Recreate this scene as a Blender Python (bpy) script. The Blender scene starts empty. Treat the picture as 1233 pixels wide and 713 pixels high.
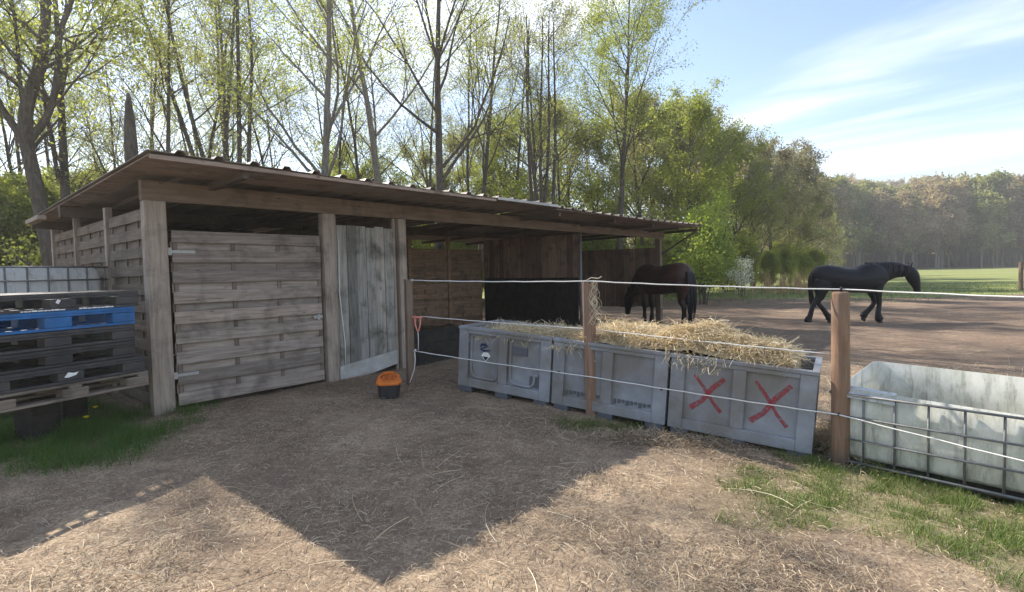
import bpy, bmesh, math, random
import numpy as np
from mathutils import Vector, Matrix, Euler, noise as mnoise
PI=math.pi; rad=math.radians
S=bpy.context.scene; C=S.collection
# ---------------------------------------------------------------- camera, sky, sun
F=655.0; PW,PH=1233,713; PITCH=rad(2.49); ROLL=rad(-1.26); CZ=1.5
cd=bpy.data.cameras.new('camera'); cam=bpy.data.objects.new('camera',cd); C.objects.link(cam); S.camera=cam
cd.sensor_width=36; cd.lens=36*F/PW; cd.clip_end=3000; cd.clip_start=.05
CAMR=Matrix.Rotation(PI/2-PITCH,3,'X')@Matrix.Rotation(ROLL,3,'Z')
cam.matrix_world=Matrix.Translation((0,0,CZ))@CAMR.to_4x4()
SUN_EL=rad(38); SUN_AZ=rad(-48.0)      # azimuth from +Y towards +X
w=bpy.data.worlds.new('World'); S.world=w; w.use_nodes=True
nt=w.node_tree; nt.nodes.clear()
def wn(t,**k):
    n=nt.nodes.new(t)
    for a,b in k.items(): setattr(n,a,b)
    return n
out=wn('ShaderNodeOutputWorld'); bg=wn('ShaderNodeBackground'); bg.inputs[1].default_value=.097
sky=wn('ShaderNodeTexSky',sky_type='NISHITA',sun_disc=False,sun_elevation=SUN_EL,sun_rotation=SUN_AZ,air_density=1.0,dust_density=.15,ozone_density=2.5)
tc=wn('ShaderNodeTexCoord'); sep=wn('ShaderNodeSeparateXYZ')
nt.links.new(tc.outputs['Generated'],sep.inputs[0])
def m2(op,a,b=None,c=None,clamp=False):
    n=wn('ShaderNodeMath',operation=op,use_clamp=clamp)
    for i,v in enumerate((a,b,c)):
        if v is None: continue
        if isinstance(v,(int,float)): n.inputs[i].default_value=v
        else: nt.links.new(v,n.inputs[i])
    return n.outputs[0]
zz=m2('MAXIMUM',m2('ADD',sep.outputs[2],.06),.03)
cu=m2('DIVIDE',sep.outputs[0],zz); cv=m2('DIVIDE',sep.outputs[1],zz)
comb=wn('ShaderNodeCombineXYZ'); nt.links.new(cu,comb.inputs[0]); nt.links.new(cv,comb.inputs[1])
mp=wn('ShaderNodeCombineXYZ')
nt.links.new(m2('MULTIPLY',m2('SUBTRACT',cv,cu),.15),mp.inputs[0]); nt.links.new(m2('MULTIPLY',m2('ADD',cu,cv),.74),mp.inputs[1]); mp.inputs[2].default_value=4.7
cn=wn('ShaderNodeTexNoise'); cn.inputs['Scale'].default_value=1.0; cn.inputs['Detail'].default_value=7; cn.inputs['Roughness'].default_value=.52; cn.inputs['Distortion'].default_value=.35
nt.links.new(mp.outputs[0],cn.inputs[0])
mp2=wn('ShaderNodeMapping'); mp2.inputs['Location'].default_value=(3.1,1.7,0); mp2.inputs['Scale'].default_value=(.35,.5,1)
nt.links.new(comb.outputs[0],mp2.inputs[0])
cn2=wn('ShaderNodeTexNoise'); cn2.inputs['Scale'].default_value=.9; cn2.inputs['Detail'].default_value=3
nt.links.new(mp2.outputs[0],cn2.inputs[0])
cc=m2('ADD',m2('MULTIPLY',cn.outputs[0],.75),m2('MULTIPLY',cn2.outputs[0],.35))
cr=wn('ShaderNodeMapRange',interpolation_type='SMOOTHSTEP'); cr.inputs[1].default_value=.50; cr.inputs[2].default_value=.66; cr.inputs[3].default_value=0; cr.inputs[4].default_value=.9
nt.links.new(cc,cr.inputs[0])
fade=wn('ShaderNodeMapRange'); fade.inputs[1].default_value=.06; fade.inputs[2].default_value=.26
nt.links.new(sep.outputs[2],fade.inputs[0])
sidem=wn('ShaderNodeMapRange'); sidem.inputs[1].default_value=-.35; sidem.inputs[2].default_value=.15; sidem.inputs[3].default_value=.35; nt.links.new(sep.outputs[0],sidem.inputs[0])
cf=m2('MULTIPLY',m2('MULTIPLY',cr.outputs[0],fade.outputs[0]),sidem.outputs[0])
mx=wn('ShaderNodeMix',data_type='RGBA'); nt.links.new(cf,mx.inputs[0]); nt.links.new(sky.outputs[0],mx.inputs[6]); mx.inputs[7].default_value=(6.6,6.9,7.6,1)
nt.links.new(mx.outputs[2],bg.inputs[0]); nt.links.new(bg.outputs[0],out.inputs[0])
sd=bpy.data.lights.new('sun','SUN'); sun=bpy.data.objects.new('sun',sd); C.objects.link(sun)
sd.energy=4.8; sd.angle=rad(.55); sd.color=(1,.93,.82)
sundir=Vector((math.sin(SUN_AZ)*math.cos(SUN_EL),math.cos(SUN_AZ)*math.cos(SUN_EL),math.sin(SUN_EL)))
sun.rotation_euler=sundir.to_track_quat('Z','Y').to_euler(); sun.location=(-20,20,30)
S.view_settings.view_transform='Standard'; S.view_settings.look='None'; S.view_settings.gamma=1; S.view_settings.exposure=1.36
S.render.engine='CYCLES'
# ---------------------------------------------------------------- helpers
def gp(px,py,z):                     # point at height z seen at a photo pixel
    d=CAMR@Vector(((px-PW/2)/F,-(py-PH/2)/F,-1)); t=(z-CZ)/d.z
    return Vector((0,0,CZ))+d*t
def yp(px,py,Y):
    d=CAMR@Vector(((px-PW/2)/F,-(py-PH/2)/F,-1)); return Vector((0,0,CZ))+d*(Y/d.y)
CTRL=np.array([(0,0,0),(-3.7,5.7,.1),(-2.4,7.1,.1),(-1.6,8,.12),(-.66,6.4,.15),(2.5,4.5,-.11),(.8,5.5,.02),(2.7,4.3,-.13),(3.5,3.6,-.22),(-6,4,.02),(6,14,.03),
 (3.8,13.8,.05),(10,15,-.08),(0,14,.15),(4.5,9,-.02),(5.5,6,-.12),(-3,2,0),(3,1,-.05),(3,2,-.08),(-1.4,6.2,.12),(-3,9,.1),(-6,8,.1),(1.2,8,.08),(1,3,0),(-1,3.5,.02),(0,-4,0),(8,9,-.05)])
def G(x,y):
    x=np.asarray(x,float); y=np.asarray(y,float)
    s=np.full(x.shape,.02); a=np.zeros(x.shape)
    for cx,cy,cz in CTRL:
        k=np.exp(-((x-cx)**2+(y-cy)**2)/(2*1.1**2)); s=s+k; a=a+k*cz
    z=a/s
    d=np.clip((y-118)/130,0,1); d=d*d*(3-2*d)
    z=z+d*15*(1+.16*np.sin(x*.02+.3)+.0012*x)+np.clip(y-60,0,90)*.004
    return z
def g1(x,y): return float(G(x,y))
def vnoise(x,y,seed=0):              # smooth value noise, numpy
    r=np.random.RandomState(seed); T=r.rand(64,64)
    xi=np.floor(x).astype(int); yi=np.floor(y).astype(int); fx=x-xi; fy=y-yi
    fx=fx*fx*(3-2*fx); fy=fy*fy*(3-2*fy); t=lambda a,b:T[a%64,b%64]
    return (t(xi,yi)*(1-fx)+t(xi+1,yi)*fx)*(1-fy)+(t(xi,yi+1)*(1-fx)+t(xi+1,yi+1)*fx)*fy
def fbm(x,y,seed=0,o=4):
    return sum(vnoise(x*2**k,y*2**k,seed+k)/2**k for k in range(o))/sum(1/2**k for k in range(o))
def put(o,parent=None):
    C.objects.link(o)
    if parent is not None: o.parent=parent
    return o
def tag(o,label=None,cat=None,group=None,kind=None):
    if label: o['label']=label
    if cat: o['category']=cat
    if group: o['group']=group
    if kind: o['kind']=kind
    return o
def thing(name,label,cat,loc=(0,0,0),rz=0,group=None,mat=None):
    o=bpy.data.objects.new(name,None); C.objects.link(o)
    if mat is not None: o.matrix_world=mat
    else: o.location=loc; o.rotation_euler=(0,0,rz)
    o.empty_display_size=.1
    return tag(o,label,cat,group)
def dup(root,loc,rz,scale=1,label=None,group=None):
    r=root.copy(); C.objects.link(r); r.location=loc; r.rotation_euler=(0,0,rz); r.scale=(scale,)*3
    if label: r['label']=label
    if group: r['group']=group
    for ch in list(root.children):
        c=ch.copy(); C.objects.link(c); c.parent=r
        for g in list(ch.children):
            d=g.copy(); C.objects.link(d); d.parent=c
    return r
class MB:
    def __init__(s): s.bm=bmesh.new()
    def box(s,x0,x1,y0,y1,z0,z1,M=None,j=0):
        v=[s.bm.verts.new((x,y,z)) for z in (z0,z1) for y in (y0,y1) for x in (x0,x1)]
        if j:
            for q in v: q.co+=Vector((random.uniform(-j,j),random.uniform(-j,j),random.uniform(-j,j)))
        if M is not None:
            for q in v: q.co=M@q.co
        for f in ((0,2,3,1),(4,5,7,6),(0,1,5,4),(2,6,7,3),(0,4,6,2),(1,3,7,5)): s.bm.faces.new([v[i] for i in f])
        return s
    def tube(s,pts,r,n=8,cap=True,rs=None):
        pts=[Vector(p) for p in pts]; rings=[]; prev=None
        for i,p in enumerate(pts):
            t=(pts[min(i+1,len(pts)-1)]-pts[max(i-1,0)]).normalized()
            if prev is None:
                a=t.orthogonal().normalized()
            else:
                a=(prev-t*prev.dot(t)).normalized()
            prev=a; b=t.cross(a); rr=rs[i] if rs else r
            rings.append([s.bm.verts.new(p+(a*math.cos(2*PI*k/n)+b*math.sin(2*PI*k/n))*rr) for k in range(n)])
        for i in range(len(rings)-1):
            for k in range(n): s.bm.faces.new((rings[i][k],rings[i][(k+1)%n],rings[i+1][(k+1)%n],rings[i+1][k]))
        if cap: s.bm.faces.new(rings[0][::-1]); s.bm.faces.new(rings[-1])
        return s
    def ellipsoid(s,c,r,seg=16,M=None):
        m=Matrix.Translation(c)@Matrix.Diagonal((r[0],r[1],r[2],1))
        if M is not None: m=M@m
        bmesh.ops.create_uvsphere(s.bm,u_segments=seg,v_segments=seg//2,radius=1,matrix=m); return s
    def prism(s,poly,y0,y1):         # polygon in xz extruded along y
        a=[s.bm.verts.new((x,y0,z)) for x,z in poly]; b=[s.bm.verts.new((x,y1,z)) for x,z in poly]; n=len(poly)
        s.bm.faces.new(a); s.bm.faces.new(b[::-1])
        for i in range(n): s.bm.faces.new((a[i],b[i],b[(i+1)%n],a[(i+1)%n]))
        return s
    def loft(s,rings,cap=True):
        vs=[[s.bm.verts.new(p) for p in r] for r in rings]; n=len(vs[0])
        for i in range(len(vs)-1):
            for k in range(n): s.bm.faces.new((vs[i][k],vs[i][(k+1)%n],vs[i+1][(k+1)%n],vs[i+1][k]))
        if cap: s.bm.faces.new(vs[0][::-1]); s.bm.faces.new(vs[-1])
        return s
    def build(s,name,mat,parent=None,bevel=0,smooth=False,seg=2):
        bmesh.ops.recalc_face_normals(s.bm,faces=s.bm.faces)
        me=bpy.data.meshes.new(name); s.bm.to_mesh(me); s.bm.free(); me.materials.append(mat)
        if smooth: me.polygons.foreach_set('use_smooth',[True]*len(me.polygons))
        o=put(bpy.data.objects.new(name,me),parent)
        if bevel:
            b=o.modifiers.new('bevel','BEVEL'); b.width=bevel; b.segments=seg; b.limit_method='ANGLE'; b.angle_limit=rad(40)
        return o
def np_mesh(name,V,Fc,mat,parent=None,smooth=False):
    me=bpy.data.meshes.new(name); V=np.asarray(V,np.float32); Fc=np.asarray(Fc,np.int32); k=Fc.shape[1]
    me.vertices.add(len(V)); me.vertices.foreach_set('co',V.ravel())
    me.loops.add(Fc.size); me.loops.foreach_set('vertex_index',Fc.ravel())
    me.polygons.add(len(Fc)); me.polygons.foreach_set('loop_start',np.arange(0,Fc.size,k,dtype=np.int32))
    me.polygons.foreach_set('loop_total',np.full(len(Fc),k,np.int32))
    if smooth: me.polygons.foreach_set('use_smooth',np.ones(len(Fc),bool))
    me.materials.append(mat); me.update(calc_edges=True)
    return put(bpy.data.objects.new(name,me),parent)
# ---------------------------------------------------------------- materials
class NT:
    def __init__(s,name,rough=.8,spec=.3):
        s.m=bpy.data.materials.new(name); s.m.use_nodes=True; s.t=s.m.node_tree; s.b=s.t.nodes['Principled BSDF']; s.o=s.t.nodes['Material Output']
        s.b.inputs['Roughness'].default_value=rough; s.b.inputs['Specular IOR Level'].default_value=spec
    def n(s,t,**k):
        q=s.t.nodes.new(t)
        for a,b in k.items(): setattr(q,a,b)
        return q
    def l(s,a,b): s.t.links.new(a,b)
    def coord(s,scale=(1,1,1),loc=(0,0,0),kind='Object'):
        t=s.n('ShaderNodeTexCoord'); m=s.n('ShaderNodeMapping'); m.inputs['Scale'].default_value=scale; m.inputs['Location'].default_value=loc
        s.l(t.outputs[kind],m.inputs[0]); return m.outputs[0]
    def noise(s,vec,scale=5,detail=4,rough=.6,dist=0):
        q=s.n('ShaderNodeTexNoise'); q.inputs['Scale'].default_value=scale; q.inputs['Detail'].default_value=detail; q.inputs['Roughness'].default_value=rough; q.inputs['Distortion'].default_value=dist
        s.l(vec,q.inputs[0]); return q.outputs[0]
    def ramp(s,fac,stops):
        q=s.n('ShaderNodeValToRGB'); e=q.color_ramp.elements
        while len(e)<len(stops): e.new(.5)
        for i,(p,c) in enumerate(stops): e[i].position=p; e[i].color=(*c,1) if len(c)==3 else c
        s.l(fac,q.inputs[0]); return q.outputs[0]
    def mix(s,fac,a,b,mode='MIX'):
        q=s.n('ShaderNodeMix',data_type='RGBA',blend_type=mode)
        for i,v in ((0,fac),(6,a),(7,b)):
            if isinstance(v,(int,float)): q.inputs[i].default_value=v
            elif isinstance(v,tuple): q.inputs[i].default_value=(*v,1) if len(v)==3 else v
            else: s.l(v,q.inputs[i])
        return q.outputs[2]
    def math(s,op,a,b,clamp=False):
        q=s.n('ShaderNodeMath',operation=op,use_clamp=clamp)
        for i,v in enumerate((a,b)):
            if isinstance(v,(int,float)): q.inputs[i].default_value=v
            elif v is not None: s.l(v,q.inputs[i])
        return q.outputs[0]
    def bump(s,h,strength=.3,dist=.01):
        q=s.n('ShaderNodeBump'); q.inputs['Strength'].default_value=strength; q.inputs['Distance'].default_value=dist; s.l(h,q.inputs['Height']); s.l(q.outputs[0],s.b.inputs['Normal'])
    def island(s): return s.n('ShaderNodeNewGeometry').outputs['Random Per Island']
    def col(s,c):
        if isinstance(c,tuple): s.b.inputs['Base Color'].default_value=(*c,1)
        else: s.l(c,s.b.inputs['Base Color'])
        return s.m
def wood(name,cols,axis='X',stain=(.05,.04,.035),var=.5,sc=1.0,stain_amt=.6):
    m=NT(name,.85,.2); st={'X':(1,14,14),'Y':(14,1,14),'Z':(14,14,1)}[axis]
    isl=m.island(); v=m.coord(tuple(a*sc for a in st))
    add=m.n('ShaderNodeVectorMath',operation='ADD'); cmb=m.n('ShaderNodeCombineXYZ')
    for i in range(3): m.l(m.math('MULTIPLY',isl,37.+i*11),cmb.inputs[i])
    m.l(v,add.inputs[0]); m.l(cmb.outputs[0],add.inputs[1])
    g=m.noise(add.outputs[0],2.2,6,.65,.6)
    c=m.ramp(g,[(.25,cols[0]),(.5,cols[1]),(.75,cols[2])])
    pb=m.ramp(isl,[(0,(1-var*.55,)*3),(.5,(1,1,1)),(1,(1+var*.3,1+var*.22,1+var*.15))])
    c=m.mix(1.0,c,pb,'MULTIPLY')
    s=m.noise(m.coord((1,1,1)),3.1,4,.6,.3); sf=m.ramp(s,[(.5,(0,0,0)),(.72,(1,1,1))])
    c=m.mix(m.math('MULTIPLY',sf,stain_amt),c,stain)
    kn=m.n('ShaderNodeTexVoronoi'); kn.inputs['Scale'].default_value=2.6
    kv=m.coord({'X':(1,2.2,2.2),'Y':(2.2,1,2.2),'Z':(2.2,2.2,1)}[axis]); m.l(kv,kn.inputs[0])
    kf=m.ramp(kn.outputs['Distance'],[(.03,(1,1,1)),(.09,(0,0,0))])
    c=m.mix(m.math('MULTIPLY',kf,.7),c,(.045,.03,.022))
    m.bump(g,.6,.008); return m.col(c)
def plain(name,c,rough=.6,spec=.4,noise_amt=.25,scale=6,metal=0,dirt=None,dirt_amt=.5):
    m=NT(name,rough,spec); n=m.noise(m.coord(),scale,5,.6)
    a=tuple(x*(1-noise_amt) for x in c); b=tuple(min(1,x*(1+noise_amt)) for x in c)
    cc=m.ramp(n,[(.3,a),(.7,b)])
    if dirt:
        n2=m.noise(m.coord(loc=(3,7,1)),scale*.6,6,.7); cc=m.mix(m.math('MULTIPLY',m.ramp(n2,[(.42,(0,0,0)),(.66,(1,1,1))]),dirt_amt),cc,dirt)
    m.b.inputs['Metallic'].default_value=metal; m.bump(n,.12,.004); return m.col(cc)
gcol=((.10,.082,.07),(.20,.172,.15),(.30,.262,.232))
M={}
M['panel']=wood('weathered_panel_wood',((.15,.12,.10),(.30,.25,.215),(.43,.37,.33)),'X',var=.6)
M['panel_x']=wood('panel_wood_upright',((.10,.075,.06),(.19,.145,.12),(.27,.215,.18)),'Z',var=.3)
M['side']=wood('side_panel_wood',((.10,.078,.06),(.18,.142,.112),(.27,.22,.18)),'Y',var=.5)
M['rear']=wood('rear_panel_wood',((.17,.105,.07),(.28,.18,.125),(.38,.255,.18)),'X',var=.5)
M['vert']=wood('red_brown_slats',((.15,.09,.065),(.24,.155,.115),(.33,.22,.17)),'Z',var=.8)
M['post']=wood('grey_post_wood',((.18,.145,.12),(.30,.25,.21),(.40,.34,.295)),'Z',var=.3)
M['door']=wood('silver_door_planks',((.13,.122,.11),(.275,.26,.238),(.38,.36,.33)),'Z',var=.8,stain=(.06,.058,.045),stain_amt=.9)
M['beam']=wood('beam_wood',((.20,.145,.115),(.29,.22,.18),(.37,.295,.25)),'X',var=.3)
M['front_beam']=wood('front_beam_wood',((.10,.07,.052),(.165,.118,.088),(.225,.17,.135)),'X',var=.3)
M['rafter']=wood('rafter_wood',((.06,.045,.035),(.10,.075,.058),(.14,.105,.08)),'Y',var=.3)
M['kick']=plain('black_rubber_and_void_shade',(.018,.017,.018),.8,.2,.4,8,dirt=(.06,.05,.04))
M['pallet_wood']=wood('pallet_wood',((.11,.09,.075),(.19,.16,.135),(.27,.23,.19)),'X',var=.6)
M['paintboard']=plain('white_painted_board',(.47,.46,.44),.7,.3,.15,5,dirt=(.25,.22,.2),dirt_amt=.6)
M['steel']=plain('galvanised_metal',(.42,.43,.44),.45,.5,.2,20,metal=.8,dirt=(.2,.17,.14))
M['cage']=plain('dull_cage_steel',(.17,.175,.18),.6,.4,.2,20,metal=.3,dirt=(.1,.09,.07))
M['hinge']=plain('pale_hinge_metal',(.36,.35,.33),.5,.5,.15,30)
M['roof']=plain('corrugated_sheet',(.22,.18,.15),.6,.35,.25,1.4,dirt=(.13,.085,.06),dirt_amt=.6)
M['black']=plain('black_plastic',(.022,.022,.026),.5,.4,.3,9,dirt=(.07,.062,.055),dirt_amt=.5)
M['charcoal']=plain('charcoal_plastic',(.035,.034,.040),.5,.4,.3,9,dirt=(.09,.08,.07),dirt_amt=.45)
M['blue']=plain('blue_plastic',(.014,.13,.36),.5,.35,.25,9,dirt=(.03,.06,.12),dirt_amt=.45)
M['white']=plain('white_paint',(.78,.78,.76),.6,.3,.08,20)
M['symbol']=plain('black_print',(.015,.015,.02),.6,.3,.1,20)
M['logo']=plain('navy_print',(.02,.03,.10),.6,.3,.1,20)
M['crate']=plain('grey_crate_plastic',(.26,.27,.295),.55,.3,.2,3,dirt=(.17,.15,.125),dirt_amt=.8)
M['crate2']=plain('dark_crate_slots',(.10,.105,.12),.6,.3,.1,5)
M['orange']=plain('orange_plastic',(.72,.19,.03),.6,.25,.2,14,dirt=(.35,.12,.05),dirt_amt=.5)
M['pinkhandle']=plain('faded_red_handle',(.62,.22,.17),.5,.4,.1,30)
M['rope']=plain('white_fence_rope',(.72,.70,.66),.8,.2,.12,60)
M['twine']=plain('pale_twine',(.62,.54,.40),.9,.1,.2,60)
m=NT('red_spray_paint',.8,.15); nn=m.noise(m.coord((1,1,1)),30,4,.7); m.b.inputs['Alpha'].default_value=1
m.l(m.ramp(nn,[(.33,(.12,.12,.12)),(.58,(.8,.8,.8))]),m.b.inputs['Alpha']); M['red']=m.col(m.ramp(nn,[(.3,(.30,.035,.045)),(.7,(.42,.06,.07))]))
def fpost(name,a,b,c,ax='Z'): return wood(name,(a,b,c),ax,var=.2,stain=(.20,.17,.14),stain_amt=.55)
M['p_round']=fpost('round_orange_post',(.13,.078,.052),(.225,.14,.092),(.30,.20,.145))
M['p_split']=fpost('split_post',(.16,.095,.065),(.265,.165,.115),(.35,.235,.17))
M['p_dark']=fpost('dark_post',(.10,.07,.05),(.16,.115,.088),(.22,.165,.13))
# algae-stained translucent tank plastic
def tankmat(name,base,algae,a0,a1,tr=.35):
    m=NT(name,.35,.4); n=m.noise(m.coord((1,1,.55)),4.5,9,.78,.15); n2=m.noise(m.coord((1,1,.22),(4,2,1)),13,6,.75)
    c=m.ramp(n,[(.2,tuple(.6*y+.4*x for x,y in zip(base,algae))),(a0,tuple(.65*x+.35*y for x,y in zip(base,algae))),(a1,base)])
    c=m.mix(m.math('MULTIPLY',m.ramp(n2,[(.5,(0,0,0)),(.68,(1,1,1))]),.55),c,(.13,.13,.085))
    m.col(c); t=m.n('ShaderNodeBsdfTranslucent'); m.l(c,t.inputs[0]); x=m.n('ShaderNodeMixShader'); x.inputs[0].default_value=tr
    m.l(m.b.outputs[0],x.inputs[1]); m.l(t.outputs[0],x.inputs[2]); m.l(x.outputs[0],m.o.inputs[0]); m.bump(n,.15,.01); return m.m
M['tank']=tankmat('stained_tank_plastic',(.80,.79,.72),(.30,.33,.19),.40,.56,.40)
M['tankw']=tankmat('white_tank_plastic',(.74,.75,.75),(.48,.48,.44),.35,.55)
# leaves, bark, straw
def leafmat(name,c1,c2,c3,tr=.5,tint=(1.5,1.45,.7)):
    m=NT(name,.6,.25); c=m.ramp(m.island(),[(0,c1),(.5,c2),(1,c3)]); m.col(c)
    t=m.n('ShaderNodeBsdfTranslucent'); h=m.mix(1.0,c,tint,'MULTIPLY'); m.l(h,t.inputs[0]); x=m.n('ShaderNodeMixShader'); x.inputs[0].default_value=tr
    m.l(m.b.outputs[0],x.inputs[1]); m.l(t.outputs[0],x.inputs[2]); m.l(x.outputs[0],m.o.inputs[0]); return m.m
M['leaf_y']=leafmat('fresh_yellow_green_leaves',(.19,.22,.05),(.26,.29,.075),(.34,.36,.12),.6,(1.4,1.4,.85))
M['leaf_g']=leafmat('mid_green_leaves',(.15,.18,.045),(.21,.245,.065),(.28,.32,.10),.6)
M['leaf_d']=leafmat('grey_green_leaves',(.17,.18,.085),(.23,.245,.125),(.30,.315,.18),.55)
M['leaf_b']=leafmat('bright_bush_leaves',(.19,.26,.05),(.26,.33,.08),(.34,.40,.13),.5)
M['blossom']=leafmat('white_blossom',(.6,.6,.56),(.72,.72,.68),(.8,.8,.78),.3)
M['twig']=leafmat('bare_twigs',(.16,.15,.11),(.22,.205,.15),(.28,.265,.20),.4)
M['far_br']=leafmat('far_brown_twigs',(.215,.17,.135),(.285,.23,.185),(.36,.30,.24),.45)
M['far_gr']=leafmat('far_green_crown',(.16,.18,.07),(.22,.235,.10),(.28,.29,.13),.45)
M['grass']=leafmat('grass_blades',(.055,.10,.02),(.11,.165,.04),(.25,.27,.10),.3,(1.3,1.3,.75))
M['grass_l']=leafmat('lush_grass_blades',(.04,.10,.02),(.07,.15,.03),(.12,.20,.05),.35)
M['straw']=leafmat('dry_straw',(.19,.135,.085),(.35,.265,.175),(.57,.47,.335),.12,(1,.95,.85))
M['straw_b']=leafmat('golden_straw',(.40,.31,.17),(.66,.54,.34),(.84,.75,.55),.25,(1.1,1.0,.85))
M['reed']=leafmat('dry_reeds',(.24,.15,.09),(.34,.23,.14),(.42,.32,.2),.25)
M['dandelion']=leafmat('yellow_petals',(.75,.60,.02),(.8,.68,.03),(.85,.72,.05),.2)
m=NT('bark',.95,.1); g_=m.noise(m.coord((5,5,1.2)),4,6,.7,.4); M['bark']=m.col(m.ramp(g_,[(.3,(.045,.037,.03)),(.55,(.10,.085,.07)),(.8,(.18,.155,.13))])); m.bump(g_,.8,.03)
m=NT('pale_bark',.95,.1); g_=m.noise(m.coord((5,5,1.2)),4,6,.7,.4); M['barkp']=m.col(m.ramp(g_,[(.3,(.11,.098,.08)),(.55,(.21,.19,.16)),(.8,(.32,.29,.25))])); m.bump(g_,.8,.03)
# ---------------------------------------------------------------- ground
def grass_mask(x,y):
    n=fbm(x*1.1+5,y*1.1+9,3,4)
    right=1/(1+np.exp(-((x-1.15)*1.5-(y-2.2)*.15-.4)*2.0))*(1/(1+np.exp((y-5.1+np.clip(x-2.6,0,3)*.75)*5)))
    left=1/(1+np.exp((x+3.15+.25*(y-4.5))*7))*1/(1+np.exp(-(y-4.15-.12*np.abs(x+4))*9))*1/(1+np.exp((y-6.2)*5))
    spot=np.exp(-(((x-1.0)/.55)**2+((y-5.25)/.28)**2))
    a=right*np.clip((n-.36+.05*np.clip(x-2,0,2))*3.6,0,1)
    b=left*np.clip((n-.22)*6,0,1)
    c=spot*np.clip((n-.35)*5,0,1)
    return np.clip(np.maximum(np.maximum(a,b),c),0,1)
def field_mask(x,y):
    e=27+1.5*np.sin(x*.25)+3*fbm(x*.15,y*.15,11)-3
    f=1/(1+np.exp(-(y-e-np.clip(12-x,0,30)*.0)*.9))
    return f*(1-1/(1+np.exp(-(y-121)*.5)))
N=520; t=np.linspace(-1,1,N); b_=6.3; sx=3.0*np.sinh(b_*t); sx=sx*(900/sx[-1])
X,Y=np.meshgrid(sx,sx+3.0); Z=G(X,Y)
near=np.exp(-((X)**2+(Y-4)**2)/300); pad=np.exp(-(((X-8)/14)**2+((Y-13)/9)**2)**2)*(1-np.exp(-((X)**2+(Y-4)**2)/60))
Z=Z+near*((fbm(X*1.3,Y*1.3,21)-.5)*.08+(fbm(X*6,Y*6,31)-.5)*.035)+pad*((fbm(X*.9,Y*.9,61)-.5)*.10+(fbm(X*3.1,Y*3.1,62)-.5)*.07)
idx=np.arange(N*N).reshape(N,N); Fq=np.stack([idx[:-1,:-1],idx[:-1,1:],idx[1:,1:],idx[1:,:-1]],-1).reshape(-1,4)
m=NT('ground_soil',.95,.1)
vg=m.coord(); n1=m.noise(vg,.9,6,.65,.3); n2=m.noise(vg,14,6,.75,.2); n3=m.noise(m.coord((1,1,1),(9,3,0)),55,5,.7,.6); n4=m.noise(m.coord((1,1,1),(2,8,0)),4.5,5,.65,.3)
dirt=m.ramp(n2,[(.28,(.11,.078,.055)),(.5,(.205,.15,.11)),(.72,(.31,.24,.18))])
chaff=m.ramp(n3,[(.3,(.17,.12,.08)),(.5,(.36,.27,.18)),(.7,(.56,.45,.32))])
at=m.n('ShaderNodeAttribute',attribute_name='straw'); ag=m.n('ShaderNodeAttribute',attribute_name='grass'); af=m.n('ShaderNodeAttribute',attribute_name='field')
sf=m.math('MULTIPLY',m.ramp(m.math('ADD',m.math('MULTIPLY',n4,.6),m.math('MULTIPLY',n3,.45)),[(.40,(0,0,0)),(.60,(1,1,1))]),at.outputs['Fac'],True)
c=m.mix(sf,dirt,chaff); c=m.mix(m.math('MULTIPLY',m.ramp(n1,[(.42,(0,0,0)),(.58,(1,1,1))]),.5),c,(.13,.09,.065))
gr=m.ramp(n2,[(.3,(.045,.07,.018)),(.55,(.08,.11,.03)),(.75,(.17,.17,.07))])
c=m.mix(m.math('MULTIPLY',ag.outputs['Fac'],.42),c,gr)
fn=m.noise(m.coord((.02,.30,1)),1.3,4,.6,.4); fn2=m.noise(m.coord((.5,.5,1)),.8,5,.7)
fieldc=m.mix(m.math('MULTIPLY',fn2,.5),m.ramp(fn,[(.3,(.13,.17,.05)),(.5,(.20,.225,.075)),(.7,(.30,.29,.13))]),(.18,.18,.08))
edge=m.math('ADD',af.outputs['Fac'],m.math('MULTIPLY',m.math('SUBTRACT',fn2,.5),.9)); ef=m.ramp(edge,[(.4,(0,0,0)),(.62,(1,1,1))])
c=m.mix(ef,c,fieldc)
hb=m.math('ADD',m.math('MULTIPLY',n2,.6),m.math('MULTIPLY',n3,.4)); m.bump(hb,.7,.03); M['ground']=m.col(c)
go=np_mesh('ground',np.stack([X,Y,Z],-1).reshape(-1,3),Fq,M['ground'],smooth=True); tag(go,'trodden brown soil strewn with straw running out to a green field','ground',kind='structure')
def attr(o,name,val):
    a=o.data.attributes.new(name,'FLOAT','POINT'); a.data.foreach_set('value',np.asarray(val,np.float32).ravel())
strawd=1/(1+np.exp(((X)**2/36+(Y-3.5)**2/20-1.3)*2.2))
strawd=np.maximum(strawd,.8*np.exp(-(((X-6.2)/3.2)**2+((Y-6.3)/2.2)**2)))
attr(go,'straw',strawd); attr(go,'grass',grass_mask(X,Y)); attr(go,'field',field_mask(X,Y))
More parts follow.
